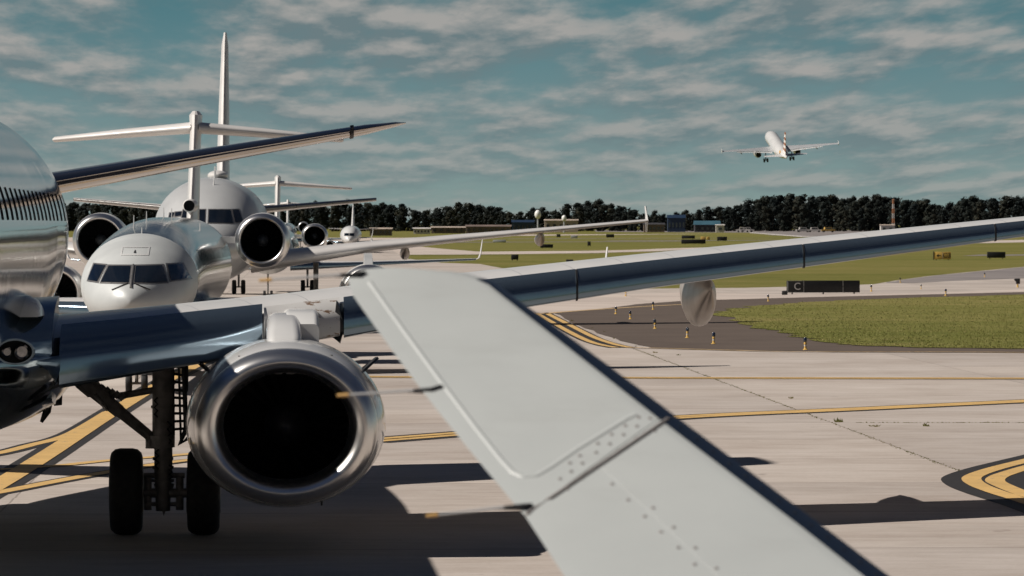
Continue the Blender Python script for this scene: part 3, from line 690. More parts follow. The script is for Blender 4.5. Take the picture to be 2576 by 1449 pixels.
# ------------------------------------------------------------------ the near polished airliner
YAW = R(3.2)
lip_w = Vector(((724 - 1288) * 50.0 / F, 50.0, 0)); ENG = (4.83, 13.9)
def rot(x, y): return Vector((x * math.cos(YAW) - y * math.sin(YAW), x * math.sin(YAW) + y * math.cos(YAW), 0))
N7 = lip_w - rot(*ENG)
ENG = (4.83, 16.2); EZ = 1.50; ER = 1.19
A7 = empty('airliner', N7, YAW, label='polished bare metal airliner filling the left, big round engine and wing in front', cat='airplane')
A7inv = (Matrix.Translation(N7) @ Matrix.Rotation(YAW, 4, 'Z')).inverted()
def LP(px, py, Y): return A7inv @ P(px, py, Y)
S_F = [(0, .05, 2.9, 2.7, 2.8), (1, 1.0, 3.9, 1.95, 2.9), (3, 1.65, 5.0, 1.6, 3.3), (5, 1.88, 5.4, 1.45, 3.55), (8, 1.92, 5.50, 1.38, 3.65), (19, 1.92, 5.50, 1.38, 3.65), (22, 1.92, 5.50, 1.70, 3.7), (26, 1.9, 5.5, 1.95, 3.75), (30, 1.5, 5.55, 2.7, 4.1), (34, .95, 5.4, 3.6, 4.5), (38.4, .25, 5.0, 4.5, 4.75)]
S_W = [(1.3, 14.4, 2.06, 8.6, .078, .020), (2.15, 15.8, 2.14, 7.8, .084, .020), (3.0, 16.7, 2.24, 7.0, .088, .019), (4.83, 18.6, 2.485, 5.7, .092, .019), (6.5, 19.9, 2.73, 4.9, .094, .017), (9.5, 22.0, 3.11, 3.85, .096, .015), (13.8, 24.8, 3.60, 2.7, .098, .015), (17.2, 27.0, 4.0, 1.65, .098, .015)]
S_S = [(.6, 31.4, 4.36, 4.0, .045, .05), (3.6, 33.3, 4.92, 2.8, .045, .05), (6.2, 35.0, 5.38, 1.7, .045, .05), (6.68, 35.6, 5.47, 1.1, .035, .04), (6.86, 36.2, 5.50, .6, .02, .02)]
S_FIN = [(5.3, 27, 8.0, .16), (6.3, 30.4, 5.6, .18), (12.3, 35.4, 2.3, .12)]
def near_airliner():
    fm = fuselage_mb(S_F, n=96); fo = fm.build('fuselage', M['skin'], A7)
    bvh = BVHTree.FromPolygons([Vector(v) for v in fm.v], fm.f)
    for k in range(27):
        y = 7.2 + k * .95
        if 8.0 < y < 32:
            m = MB(); h0, h1 = 3.92, 4.27
            surf_patch(m, bvh, [(y, h0), (y + .26, h0), (y + .26, h1), (y, h1)], 'x', n=4, off=.006)
            if m.v: m.build('cabin_window', M['win'], A7)
    for i, (ws, nm) in enumerate(((S_W, 1), (mirror(S_W), -1))):
        w = wing_mb(ws, sub=2).build('wing', M['paint'] if i else M['wing_top'], A7)
    for a, b in ((2.22, 4.55), (5.55, 8.56), (8.58, 11.73), (11.75, 14.6), (14.62, 16.9)):
        xs = [a] + [s[0] for s in S_W if a < s[0] < b] + [b]
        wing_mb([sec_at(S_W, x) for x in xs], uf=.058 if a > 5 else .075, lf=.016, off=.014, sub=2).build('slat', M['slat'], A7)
    # bare metal root leading edge and chipped fixed leading edge above the engine
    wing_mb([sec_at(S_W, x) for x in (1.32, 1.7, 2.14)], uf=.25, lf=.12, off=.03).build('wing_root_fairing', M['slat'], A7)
    xs = (4.57, 4.83, 5.2, 5.50)
    wing_mb([sec_at(S_W, x) for x in xs], uf=.075, lf=.02, off=.008).build('fixed_leading_edge', M['chipped'], A7)
    for a, wd in ((2.15, .075), (5.505, .045)):
        wing_mb([sec_at(S_W, x) for x in (a, a + wd)], uf=.05, lf=.05, off=.004).build('slat_gap', M['seal'], A7)
    # black sealing ribs on the outer slat joints
    for a in (8.557, 11.727, 14.597):
        wing_mb([sec_at(S_W, x) for x in (a, a + .026)], uf=.05, lf=.03, off=.0165).build('slat_seal', M['seal'], A7)
    # a bulged cover in front of the step beside the pylon
    s = sec_at(S_W, 5.55)
    MB().loft([[(5.46, s[1] - .05, s[2] + .35), (5.56, s[1] + .02, s[2] + .02), (5.50, s[1] - .02, s[2] - .16), (5.40, s[1] + .1, s[2] - .1)], [(5.46, s[1] + .8, s[2] + .35), (5.58, s[1] + .8, s[2] + .1), (5.52, s[1] + .8, s[2] - .2), (5.40, s[1] + .8, s[2] - .1)]]).build('step_plate', M['dark'], A7)
    # tailplane: polished, with separate tip
    for i, ws in enumerate((S_S, mirror(S_S))):
        t = wing_mb(ws, sub=2).build('tailplane', M['tail_metal'], A7)
        wing_mb([sec_at(S_S, x) if i == 0 else tuple([-x] + list(sec_at(S_S, x)[1:])) for x in (5.95, 6.0)], off=.012).build('tip_joint', M['seal'], t)
    fl = [[(a, b_, z) for (a, b_, _) in section(0, y0, 0, c, th / c, th / c, vertical=True)] for (z, y0, c, th) in S_FIN]
    MB().loft(fl).build('fin', M['paint'], A7)
    # flap track fairings under the wing
    for x, L, r in ((10.5, 4.2, .19), (7.2, 4.8, .20)):
        s = sec_at(S_W, x); zz = s[2]
        rings = []
        for t_, rr, dz in ((.20, .02, -.20), (.26, .10, -.24), (.36, .17, -.32), (.5, .205, -.38), (.7, .20, -.40), (.9, .16, -.34), (1.08, .09, -.24), (1.22, .01, -.16)):
            y = s[1] + s[4] * 0 + t_ * L; k = r / .20
            rings.append([(x + rr * k * math.cos(a), y, zz + dz * 1.15 * k + (rr * 1.75 * k) * math.sin(a)) for a in [2 * math.pi * q / 28 for q in range(28)]])
        tab = [(.20, .02, -.20), (.26, .10, -.24), (.36, .17, -.32), (.5, .205, -.38), (.7, .20, -.40), (.9, .16, -.34), (1.08, .09, -.24), (1.22, .01, -.16)]
        rings = []
        for j in range(41):
            t_ = .20 + 1.02 * j / 40; _, rr, dz = cat_interp(tab, min(t_, 1.2199)); k = r / .20
            rings.append([(x + rr * .86 * k * math.cos(a), s[1] + t_ * L, zz + dz * 1.1 * k + (rr * 1.7 * k) * math.sin(a)) for a in [2 * math.pi * q / 40 for q in range(40)]])
        MB().loft(rings).build('flap_fairing', M['brown'], A7)
    # engines: flattened intake
    for sgn in (1, -1):
        nm = engine(A7, (sgn * ENG[0], ENG[1], EZ), ER, 4.8, kz=(.865, .835), hole=.626, nac=M['nacelle'], lipm=M['lip'], n=112, blades=24, lipdepth=.42, big=True)
        cx = sgn * ENG[0]
        for q in (-1, 1):         # strakes on both shoulders
            a = R(38); px_, pz_ = cx + q * ER * math.cos(a), EZ + ER * .87 * math.sin(a)
            o_ = Vector((q * math.cos(a), 0, math.sin(a))); t_ = Vector((0, 0, 1)).cross(Vector((0, 1, 0))); n_ = Vector((-o_.z, 0, o_.x)) * .014
            base = Vector((px_, ENG[1] + 1.3, pz_)) - o_ * .04
            pts = [base, base + Vector((0, .9, 0)), base + Vector((0, .9, 0)) + o_ * .24, base + Vector((0, .5, 0)) + o_ * .26]
            MB().loft([[p + n_ for p in pts], [p - n_ for p in pts]]).build('nacelle_strake', M['dark'], nm)
        for q in (-.52, .50):
            zz = EZ + .98 * math.sin(math.acos(min(1, abs(q) / 1.10)))
            MB().add([(cx + q - .05, ENG[1] + .62, zz - .03), (cx + q + .05, ENG[1] + .62, zz - .03), (cx + q + .01, ENG[1] + .60, zz - .085)], [(0, 1, 2)]).build('triangle_mark', M['seal'], nm)
        MB().tube([(cx + .42, ENG[1] + 1.0, .75), (cx + .42, ENG[1] + 1.02, .55)], [.02, .012], 8).build('drain_mast', M['seal'], nm)
        # pylon: broad rounded fairing climbing from the cowl to the wing
        def prr(x0, x1, z0, z1, y, k=.10, n=6):
            out = []
            for (cx_, cz_, a0) in ((x1 - k, z0 + k, -90), (x1 - k, z1 - k, 0), (x0 + k, z1 - k, 90), (x0 + k, z0 + k, 180)):
                for j in range(n + 1):
                    a = R(a0 + 90 * j / n); out.append((cx_ + k * math.cos(a), y, cz_ + k * math.sin(a)))
            return out
        c0 = cx - sgn * .02; rings = []
        for y, z0, z1, hw, k in ((1.0, 2.30, 2.50, .14, .05), (1.03, 2.2, 2.535, .18, .08), (1.15, 2.1, 2.60, .205, .10), (1.5, 2.1, 2.72, .21, .12), (1.9, 2.1, 2.815, .21, .12), (2.3, 2.1, 2.84, .21, .12), (2.7, 2.1, 2.83, .21, .12), (4.8, 2.1, 2.7, .2, .1)):
            rings.append(prr(c0 - hw, c0 + hw, z0, z1 - .03, ENG[1] + y, k))
        MB().loft(rings).build('pylon', M['nacelle'], A7)
        MB().loft([prr(c0 - .0 * sgn, c0 + .42 * sgn if sgn > 0 else c0, 2.12, z1, ENG[1] + y, .07) if sgn > 0 else prr(c0 - .42, c0, 2.12, z1, ENG[1] + y, .07) for y, z1 in ((1.7, 2.68), (1.95, 2.80), (2.6, 2.85), (4.6, 2.75))]).build('pylon_side_panel', M['paint'], A7)
near_wing = None
def wing_top():
    m, nt, b = newmat('wing_upper_paint')
    t = nt.nodes.new('ShaderNodeTexCoord'); s = nt.nodes.new('ShaderNodeSeparateXYZ'); nt.links.new(t.outputs['Object'], s.inputs[0])
    c = ramp(nt, noise(nt, 1.2, 5), [(0.3, (0.68, 0.68, 0.67)), (0.7, (0.76, 0.75, 0.73))])
    fx = mnode(nt, 'FRACT', mnode(nt, 'DIVIDE', mnode(nt, 'SUBTRACT', s.outputs[0], mnode(nt, 'MULTIPLY', s.outputs[1], -0.35)), 0.85)); ln = mnode(nt, 'LESS_THAN', fx, .022)
    c = mixc(nt, mnode(nt, 'MULTIPLY', ln, .45), c, (0.25, 0.26, 0.28))
    nt.links.new(c, b.inputs['Base Color']); b.inputs['Roughness'].default_value = .3; b.inputs['Coat Weight'].default_value = .3; M['wing_top'] = m
wing_top(); near_airliner()

def near_gear():
    Yg = 56.3
    def g(px, py, dY=0): return LP(px, py, Yg + dY)
    st = MB()
    st.tube([g(410, 870), g(410, 1105), g(411, 1110), g(411, 1190)], [.135, .135, .115, .115], 20)
    st.tube([g(408, 1095), g(408, 1125)], .16, 20); st.tube([g(410, 1190), g(410, 1285)], [.11, .09], 16)
    for y_, r_ in ((960, .15), (1020, .15), (1150, .13), (1172, .135), (1205, .14)): st.tube([g(410, y_), g(410, y_ + 7)], r_, 16)
    st.tube([g(392, 1105), g(378, 1118)], .10, 10); st.tube([g(378, 1100), g(378, 1128)], .06, 10)
    gr = st.build('main_landing_gear', M['gear'], A7)
    for px in (318, 512):
        c = g(px, 1238); t, hb = wheel(gr, (c.x, c.y, .540), .540, .40); 
        hb.build('wheel_hub', M['gear'], gr)
    ax = MB().tube([g(350, 1240), g(480, 1240)], .06, 14)
    for px in (372, 452): ax.tube([g(px, 1200), g(px, 1283)], .05, 10); ax.tube([g(px - 8, 1272), g(px + 8, 1272)], .055, 10)
    ax.tube([g(362, 1196), g(465, 1196)], .035, 10); ax.tube([g(372, 1268), g(452, 1268)], .028, 10)
    ax.tube([g(395, 1215), g(412, 1293), g(430, 1215)], [.045, .03, .045], 8)
    ax.build('axle', M['gear'], gr)
    br = MB().tube([g(215, 965, -.5), g(300, 1035, -.3)], [.10, .085], 12).tube([g(295, 1030, -.3), g(372, 1093)], [.075, .065], 12).tube([g(370, 1088), g(396, 1108)], .05, 10)
    br.tube([g(205, 955, -.6), g(235, 980, -.5)], .12, 10)
    br.build('side_brace', M['gear'], gr)
    lk = MB().tube([g(240, 975, -.3), g(285, 993, -.2), g(300, 996), g(405, 978)], [.03, .03, .045, .04], 10).tube([g(252, 968, -.2), g(290, 1000, -.2)], .022, 8)
    for k in range(5): p = g(258 + 12 * k, 978 + 5 * k, -.25); lk.tube([p - Vector((.03, 0, .03)), p + Vector((.03, 0, .03))], .04, 8)
    lk.build('lock_link', M['gear'], gr)
    sp = MB()
    a, b_ = g(238, 992, -.55), g(268, 1030, -.5); pts = []
    for k in range(90):
        t = k / 89; p = a.lerp(b_, t); pts.append(p + Vector((.025 * math.cos(k * 1.4), .02 * math.sin(k * 1.4), .02 * math.sin(k * 1.4))))
    sp.tube(pts, .006, 5); sp.build('spring', M['frame'], gr)
    dr = MB()
    z = lambda px, py, d=0: g(px, py, d)
    dr.loft([[z(446, 895), z(452, 895), z(452, 895, .9), z(446, 895, .9)], [z(452, 1105), z(458, 1105), z(458, 1105, .9), z(452, 1105, .9)]])
    dr.tube([z(434, 905), z(436, 1095)], .022, 8); dr.tube([z(462, 900), z(468, 1085)], .03, 8); dr.tube([z(468, 1080), z(452, 1118), z(480, 1096)], .035, 8)
    for k in range(9): dr.tube([z(436, 920 + 20 * k), z(464, 926 + 19 * k)], .018, 6)
    dr.loft([[z(460, 890), z(474, 890), z(474, 890, .05), z(460, 890, .05)], [z(466, 960), z(474, 960), z(474, 960, .05), z(466, 960, .05)], [z(471, 985), z(473, 985), z(473, 985, .05), z(471, 985, .05)]])
    dr.build('gear_door', M['dark'], gr)
    hs = MB()
    for x0, ys in ((394, (1000, 1050)), (424, (1060, 1120)), (396, (1130, 1180)), (428, (1170, 1205))):
        pts = [z(x0 + (6 if k % 2 else -3) * (1 if x0 > 410 else -1), ys[0] + (ys[1] - ys[0]) * k / 6, -.12) for k in range(7)]
        hs.tube(pts, .012, 6)
    hs.build('hydraulic_hose', M['black'], gr)
    # hanging flap hinge and wheel well clutter at the root
    cl = MB().tube([z(140, 960, -1), z(146, 1020, -1)], [.09, .05], 10).tube([z(125, 985, -1), z(118, 1035, -1), z(104, 1062, -1)], [.06, .05, .02], 10).tube([z(106, 975, -1), z(160, 965, -1)], .07, 10)
    cl.build('flap_hinge', M['dark'], A7); cl = MB()
    cl.tube([z(5, 950, -2), z(30, 1005, -2), z(2, 1035, -2)], .05, 10).tube([z(22, 960, -2), z(45, 990, -2), z(35, 1020, -2)], .035, 8).tube([z(-20, 985, -2), z(40, 1000, -2)], .03, 8)
    cl.build('belly_fittings', M['dark'], A7)
    bf = []
    for y, hw, zb in ((13.0, 1.3, 1.7), (14.0, 1.9, 1.45), (15.5, 2.22, 1.34), (18, 2.34, 1.30), (22, 2.30, 1.32), (25, 1.9, 1.6), (26.5, 1.2, 1.9)):
        bf.append([(hw * math.copysign(abs(math.cos(t)) ** .75, math.cos(t)), y, 2.35 + (2.35 - zb if math.sin(t) < 0 else .1) * math.copysign(abs(math.sin(t)) ** .85, math.sin(t))) for t in [2*math.pi*k/64 for k in range(64)]])
    MB().loft(bf).build('belly_fairing', M['skin'], A7)
    # flap hinge seen under the wing beside the cowl
    # landing lamp in the wing root
    c = LP(38, 885, 49.5)
    s = sec_at(S_W, 1.9)
    lp = MB().loft([[(c.x + rr * 1.5 * math.cos(t), c.y + dy + .30 * rr * math.cos(t), c.z + rr * math.sin(t)) for t in [2*math.pi*k/32 for k in range(32)]] for rr, dy in ((.118, 0.0), (.124, -.015), (.140, -.015), (.145, .04))], caps=False)
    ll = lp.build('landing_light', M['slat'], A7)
    MB().loft([[(c.x + rr * 1.5 * math.cos(t), c.y + dy + .30 * rr * math.cos(t), c.z + rr * math.sin(t)) for t in [2*math.pi*k/32 for k in range(32)]] for rr, dy in ((.01, .0), (.12, 0.01), (.12, .1))]).build('lamp_recess', M['fan'], ll)
    for dx, rr in ((-.085, .058), (.075, .085)):
        MB().loft([[(c.x + dx + r2 * math.cos(t), c.y - .03 + dy + .2 * dx, c.z + r2 * math.sin(t)) for t in [2*math.pi*k/24 for k in range(24)]] for r2, dy in ((rr * .2, .03), (rr * .7, .02), (rr, -.02), (rr * 1.03, .02))]).build('lamp', M['lampglass'], ll)
    # pale upper fairing in front of the root
    c = LP(22, 797, 51.2); rings = []
    for dx, hh, dep in ((-.9, .29, .62), (-.5, .28, .6), (-.1, .265, .6), (.14, .24, .58), (.24, .19, .55), (.285, .12, .52), (.305, .06, .5), (.31, .01, .5)):
        rings.append([(c.x + dx + (.05 * math.sin(t) if math.sin(t) > 0 else 0), c.y + .8 - dep * math.cos(t) * .9, c.z - .01 + max(0, math.sin(t)) ** .55 * hh) for t in [math.pi * k / 20 for k in range(21)]])
    MB().loft(rings, closed=False, caps=False).build('root_fillet', M['paint'], A7)
M['chrome'] = polished('chrome', (.75, .75, .75), .08, wav=0, lines=False)
near_gear()

# ------------------------------------------------------------------ own winglet close to the camera
def own_winglet():
    root = empty('winglet', P(1700, 1500, 9.2), 0, label='pale grey winglet with rivet rows and thin static wicks, closest to the camera', cat='winglet')
    def dist(py): return 9.2 + (1449 - py) / 760 * 1.15
    # stations: (trailing edge, leading edge) as design rows, trailing edge lower than leading edge
    TE = lambda t: (1322 + (868 - 1322) * t - 14 * math.sin(math.pi * t), 1300 + (715 - 1300) * t)
    WE = lambda t: (1658 + (1247 - 1658) * t, 1055 + (732 - 1055) * t)
    OE = lambda t: (1700 + (1257 - 1700) * t + 4 * math.sin(math.pi * t), 1048 + (722 - 1048) * t)
    org = root.location
    nrm = Vector((0, 1, -.45)).normalized()       # towards the far (outboard) side
    def ring(te, we, oe, thick, n=20, dep=.055):
        a = P(te[0], te[1], dist(te[1])); b = P(we[0], we[1], dist(we[1])); o_ = P(oe[0], oe[1], dist(oe[1]) + dep)
        out = []
        for i in range(n + 1):        # near face, trailing edge -> edge of the pale skin
            k = i / n; out.append(a.lerp(b, k) - nrm * .006 * math.sin(math.pi * k) ** .7)
        m1 = b.lerp(o_, .5) - (o_ - b).cross(Vector((0, 0, 1))).normalized() * 0
        for k in (.25, .5, .75): out.append(b.lerp(o_, k) + Vector((.0035, -.0035, 0)) * math.sin(math.pi * k))
        out.append(o_)
        f0 = o_ + nrm * thick * .35 - (o_ - a) * .02; fm = a.lerp(o_, .7) + nrm * thick * .9
        for k in range(1, n):         # far side back to the trailing edge
            t = k / n; out.append(o_.lerp(a, t) + nrm * thick * .9 * math.sin(math.pi * min(1, t) ** .6) ** .8 * (1 - t * .2))
        return [p - org for p in out]
    ST = [((1800, 2010), (2900, 2010), (2992, 2010)), ((1590, 1700), (2470, 1685), (2541, 1680)), ((1450, 1495), (2010, 1322), (2062, 1318)), (TE(0), WE(0), OE(0))]
    lower = []
    for i in range(3):
        for j in range(4):
            t = j / 4; lower.append(ring(*[tuple(a + (b - a) * t for a, b in zip(ST[i][q], ST[i + 1][q])) for q in range(3)], .07 - .003 * i))
    lower.append(ring(*ST[3], .062))
    inn = []
    for dy, dz, gx in ((-1.2, -.62, .30), (-.55, -.45, .18), (-.2, -.2, .05)):
        inn.append([p + Vector((gx * (1 if p.x > 0 else .2), dy, dz)) for p in lower[0]])
    mb = MB().loft(inn + lower[:]); mb.build('winglet_base', M['winglet'], root)
    def strip(rings, a=20, b=25, off=.0012):
        out = MB(); sec = [[p + Vector((.8, -.5, .3)).normalized() * off for p in r[a:b]] for r in rings]
        return out.loft(sec, closed=False, caps=False)
    strip(inn + lower).build('leading_edge', M['le_metal'], root)
    up = [ring(TE(t), WE(t), OE(t), .060 - .012 * t) for t in (0.004, .1, .2, .3, .4, .5, .6, .7, .8, .9, .95)]
    tips = [((874, 702), (1228, 716), (1246, 712), .045, .05), ((890, 688), (1196, 702), (1216, 700), .034, .04), ((912, 679), (1150, 690), (1175, 688), .02, .02), ((945, 674), (1100, 681), (1125, 682), .008, .01)]
    up += [ring(a, b, c, th, dep=dd) for a, b, c, th, dd in tips]
    MB().loft(up).build('winglet_panel', M['winglet'], root); strip(up[:-2]).build('leading_edge', M['le_metal'], root)
    nrm = Vector((0, 1, -.45)).normalized()
    # seam between base and panel
    bv = BVHTree.FromPolygons([Vector(v) for v in mb.v], mb.f)
    m2 = MB().loft(up); bv2 = BVHTree.FromPolygons([Vector(v) for v in m2.v], m2.f)
    def onface(px, py, off=.0):
        o = Vector((0, 0, H)) - org; d = (P(px, py, 1) - Vector((0, 0, H))).normalized()
        best = None
        for bb in (bv, bv2):
            h = bb.ray_cast(o, d)
            if h[0] is not None and (best is None or h[3] < best[1]): best = (h[0] - nrm * off, h[3], h[1])
        return best
    pts = [onface(1325 + (1680 - 1325) * k / 24, 1294 + (1054 - 1294) * k / 24, .001) for k in range(25)]
    MB().tube([p[0] for p in pts if p], .0042, 8).build('panel_seam', M['seam'], root)
    # raised bead: down the trailing side, round the corner, up along the root
    path = [(930, 712), (1010, 825), (1110, 962), (1200, 1082), (1262, 1160), (1290, 1190), (1318, 1203), (1350, 1200), (1385, 1180), (1450, 1135), (1520, 1092), (1575, 1058), (1605, 1044)]
    sm = []
    for i in range(len(path) - 1):
        for j in range(6): t = j / 6; sm.append((path[i][0] + (path[i+1][0] - path[i][0]) * t, path[i][1] + (path[i+1][1] - path[i][1]) * t))
    pp = [onface(a, b, -.0101) for a, b in sm]; pp = [p[0] for p in pp if p]
    MB().tube(pp, .0105, 12).build('panel_bead', M['winglet'], root)
    C6 = lambda x, y: ((x / 1.907 + 1800) / 1.4907, (y / 1.907 + 1400) / 1.4907)
    for (q0, q1) in (((850, 650), (1716, 1460)), ((1716, 1460), (1900, 1640))):
        a0, a1 = C6(*q0), C6(*q1); ln = [onface(a0[0] + (a1[0] - a0[0]) * k / 30, a0[1] + (a1[1] - a0[1]) * k / 30, -.0006) for k in range(31)]
        ln = [p[0] for p in ln if p]
        if len(ln) > 2: MB().tube(ln, .0010, 6).build('skin_joint', M['joint'], root)
    riv = [(1135, 318), (1215, 325), (1038, 378), (1122, 382), (940, 440), (1026, 442), (842, 505), (928, 508), (830, 570), (714, 592), (643, 645), (732, 647), (652, 705), (572, 758),
           (1250, 415), (1180, 430), (1118, 468), (1060, 515), (995, 555), (945, 605), (900, 635), (825, 685), (770, 718), (723, 760), (623, 832),
           (944, 795), (1060, 910), (1178, 1027), (1294, 1138), (1420, 1250), (1535, 1370), (1650, 1490), (1237, 965), (1540, 1252), (1690, 1398), (1385, 1105)]
    for (a, b) in riv:
        q = onface(*C6(a, b), .0005)
        if not q: continue
        rg = []
        for rr, hh in ((.0044, 0), (.0038, .0010), (.002, .0016)):
            c_ = q[0] - nrm * hh
            u = Vector((1, 0, 0)); v_ = nrm.cross(u)
            rg.append([c_ + (u * math.cos(t) + v_ * math.sin(t)) * rr for t in [2*math.pi*k/10 for k in range(10)]])
        MB().loft(rg).build('rivet', M['rivet'], root)
    for k in range(13):       # flush fasteners along the dark leading edge band
        t = k / 12; a, b = 1712 + (2206 - 1712) * t, 1076 + (1446 - 1076) * t
        q = onface(a, b, .0)
        if q:
            n_ = q[2] if q[2].y < 0 else -q[2]; u = n_.orthogonal().normalized(); v_ = n_.cross(u)
            MB().loft([[q[0] + n_ * hh + (u * math.cos(w) + v_ * math.sin(w)) * rr for w in [2*math.pi*j/10 for j in range(10)]] for rr, hh in ((.0042, .0015), (.003, .0026))]).build('rivet', M['dark'], root)
    # static wicks on the trailing edge, each with a dark mount
    for (a, b, c_, d, e, f) in ((1112, 972, 1062, 981, 848, 995), (1340, 1272, 1290, 1274, 1072, 1298), (920, 687, 880, 690, 652, 706)):
        p0 = onface(a, b, .004)[0] if onface(a, b) else P(a, b, dist(b)) - org
        D0 = (p0 + org).y
        p1 = P(c_, d, D0 - .01) - org; p2 = P(e, f, D0 + .03) - org
        wk = MB().loft([[p0 + Vector((0, y, z)) for y, z in ((-.004, 0), (-.001, .004), (.004, 0), (.0, -.004))], [p1 + Vector((.02, y, z)) for y, z in ((-.006, 0), (0, .006), (.008, 0), (0, -.009))], [p1.lerp(p2, .2) + Vector((0, y, z)) for y, z in ((-.003, 0), (0, .003), (.003, 0), (0, -.003))]])
        w = wk.build('static_wick', M['dark'], root)
        MB().tube([p1.lerp(p2, .1), p1.lerp(p2, .9)], [.0034, .0026], 8).build('wick_rod', M['grey_paint'], w)
        MB().tube([p1.lerp(p2, .86), p2], [.0042, .0034], 8).build('wick_tip', M['orange'], w)
def winglet_skin():
    m, nt, b = newmat('winglet_paint')
    c = ramp(nt, noise(nt, 2.2, 6, 0.6), [(0.3, (0.435, 0.46, 0.455)), (0.7, (0.475, 0.50, 0.492))])
    st = noise(nt, 5.0, 6, 0.7, stretch=(.35, 1, 1.6)); mr = nt.nodes.new('ShaderNodeMapRange'); nt.links.new(st, mr.inputs[0]); mr.inputs[1].default_value = .55; mr.inputs[2].default_value = .8
    c = mixc(nt, mnode(nt, 'MULTIPLY', mr.outputs[0], .22), c, (.25, .25, .235))
    sp = mnode(nt, 'GREATER_THAN', noise(nt, 55, 3, .6), .76); c = mixc(nt, mnode(nt, 'MULTIPLY', sp, .35), c, (.20, .18, .16))
    nt.links.new(c, b.inputs['Base Color']); b.inputs['Roughness'].default_value = .42; b.inputs['Coat Weight'].default_value = .1
    bump(nt, b, noise(nt, 1.5, 2), .06, .05); return m
M['winglet'] = winglet_skin()
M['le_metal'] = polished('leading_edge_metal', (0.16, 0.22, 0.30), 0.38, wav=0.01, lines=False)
M['joint'] = simple('filled_joint', (0.38, 0.40, 0.395), 0.5, 0, 0.03, 9)
M['seam'] = simple('seam_sealant', (0.26, 0.24, 0.23), 0.6, 0, 0.15, 20)
M['rivet'] = simple('rivet_metal', (0.30, 0.27, 0.26), 0.4, 0.3, 0.2, 60)
M['orange'] = simple('orange_tip', (0.55, 0.33, 0.10), 0.5, 0, 0.1, 9)
own_winglet()

# ------------------------------------------------------------------ aircraft taking off
def departing():
    Yd = 1290; root = empty('departing_airliner', P(1979, 400, Yd), 0, label='white airliner climbing away into the sky with its wheels still down', cat='airplane')
    # local axes: nose along +y (away from camera)
    root.rotation_euler = (R(12.5), R(-4.0), R(4.0))
    Fd = [(-.0, .15, .5, .2, .35), (3, .8, .9, -.5, .3), (8, 1.6, 1.3, -1.3, 0), (13, 1.95, 1.75, -1.95, 0), (30, 1.95, 1.95, -1.95, 0), (33, 1.7, 1.6, -1.8, -.1), (36, 1.0, .8, -1.4, -.3), (37.5, .1, -.3, -.6, -.45)]
    fuselage_mb(Fd, 32, 1.2).build('fuselage', M['paint'], root)
    def rw(x, y, z, c, t): return [(x, y - k * c, z + h * c) for k, h in [(a, naca(a) * t) for a in (1, .6, .3, .1, .02, 0)] + [(a, -naca(a) * t * .6) for a in (.02, .1, .3, .6)]]
    for s in (1, -1):
        w = MB().loft([rw(s * 1.5, 23.5, -1.2, 7, .06), rw(s * 6, 20.5, -.6, 4.3, .06), rw(s * 17, 13.8, .75, 1.6, .05)]).build('wing', M['grey_paint'], root)
        MB().loft([rw(s * 2, 17.2, -1.35, 1.8, .08), rw(s * 6, 16.6, -.85, 1.3, .08), rw(s * 12.5, 14.4, 0, .9, .08)]).build('flap', M['paint'], w)
        MB().loft([[(s * 17 + a, 13.8 - b, .75 + z) for a, b in ((-.04, 0), (.04, 0), (.04, 1.6 - abs(z)), (-.04, 1.6 - abs(z)))] for z in (-.5, 0, .7)]).build('wingtip_fence', M['paint'], root)
        MB().loft([rw(s * .4, 5.6, .3, 3.6, .05), rw(s * 6.2, 2.6, .8, 1.5, .05)]).build('tailplane', M['paint'] if s < 0 else M['grey_paint'], root)
        e = MB().loft([ring_xz(s * 5.75, y, -2.1, r, n=24) for y, r in ((17.6, .75), (18.5, .98), (21, 1.12), (22.4, 1.0))], caps=False).build('engine', M['nacelle'], root)
        MB().loft([ring_xz(s * 5.75, y, -2.1, r, n=24) for y, r in ((17.7, .74), (18.4, .7))]).build('exhaust', M['fan'], e)
        MB().tube([(s * 5.75, 19, -1.2), (s * 5.75, 21, -.9)], .2, 8).build('pylon', M['dark'], root)
        g = MB().tube([(s * 3.8, 16.8, -1.2), (s * 3.8, 16.8, -3.6)], .14, 8).tube([(s * 3.2, 16.8, -3.6), (s * 4.4, 16.8, -3.6)], .1, 8).build('landing_gear', M['dark'], root)
        for q in (-.48, .48): wheel(g, (s * 3.8 + q, 16.8, -3.6), .6, .45)
        for x in (7.5, 11): MB().tube([(s * x, 18, -.9), (s * x, 14, -.7)], [.25, .08], 8).build('flap_fairing', M['brown'], root)
    g = MB().tube([(0, 31.5, -1.6), (0, 31.5, -3.4)], .1, 8).build('landing_gear', M['dark'], root); wheel(g, (-.25, 31.5, -3.4), .38, .22); wheel(g, (.25, 31.5, -3.4), .38, .22)
    m, nt, b = newmat('striped_fin'); t = nt.nodes.new('ShaderNodeTexCoord'); s_ = nt.nodes.new('ShaderNodeSeparateXYZ'); nt.links.new(t.outputs['Object'], s_.inputs[0])
    fr = mnode(nt, 'LESS_THAN', mnode(nt, 'FRACT', mnode(nt, 'DIVIDE', s_.outputs[2], 1.75)), .5)
    nt.links.new(mixc(nt, fr, (.75, .72, .70), (.30, .12, .06)), b.inputs['Base Color'])
    MB().loft([[(a * th, y0 - b_ * c, z) for a, b_ in ((0, 0), (1, .3), (.4, 1), (-.4, 1), (-1, .3))] for z, y0, c, th in ((.5, 8.5, 6.5, .22), (1.4, 7, 5.4, .22), (7.6, 1.8, 2.0, .14))]).build('fin', m, root)
    MB().loft([ring_xz(-1.0 + .1 * k, 5.5 + k * .8, .55 + .12 * k, .32 + .05 * math.sin(k), n=12) for k in range(3)]).build('tail_emblem', M['orange'], root)
departing()

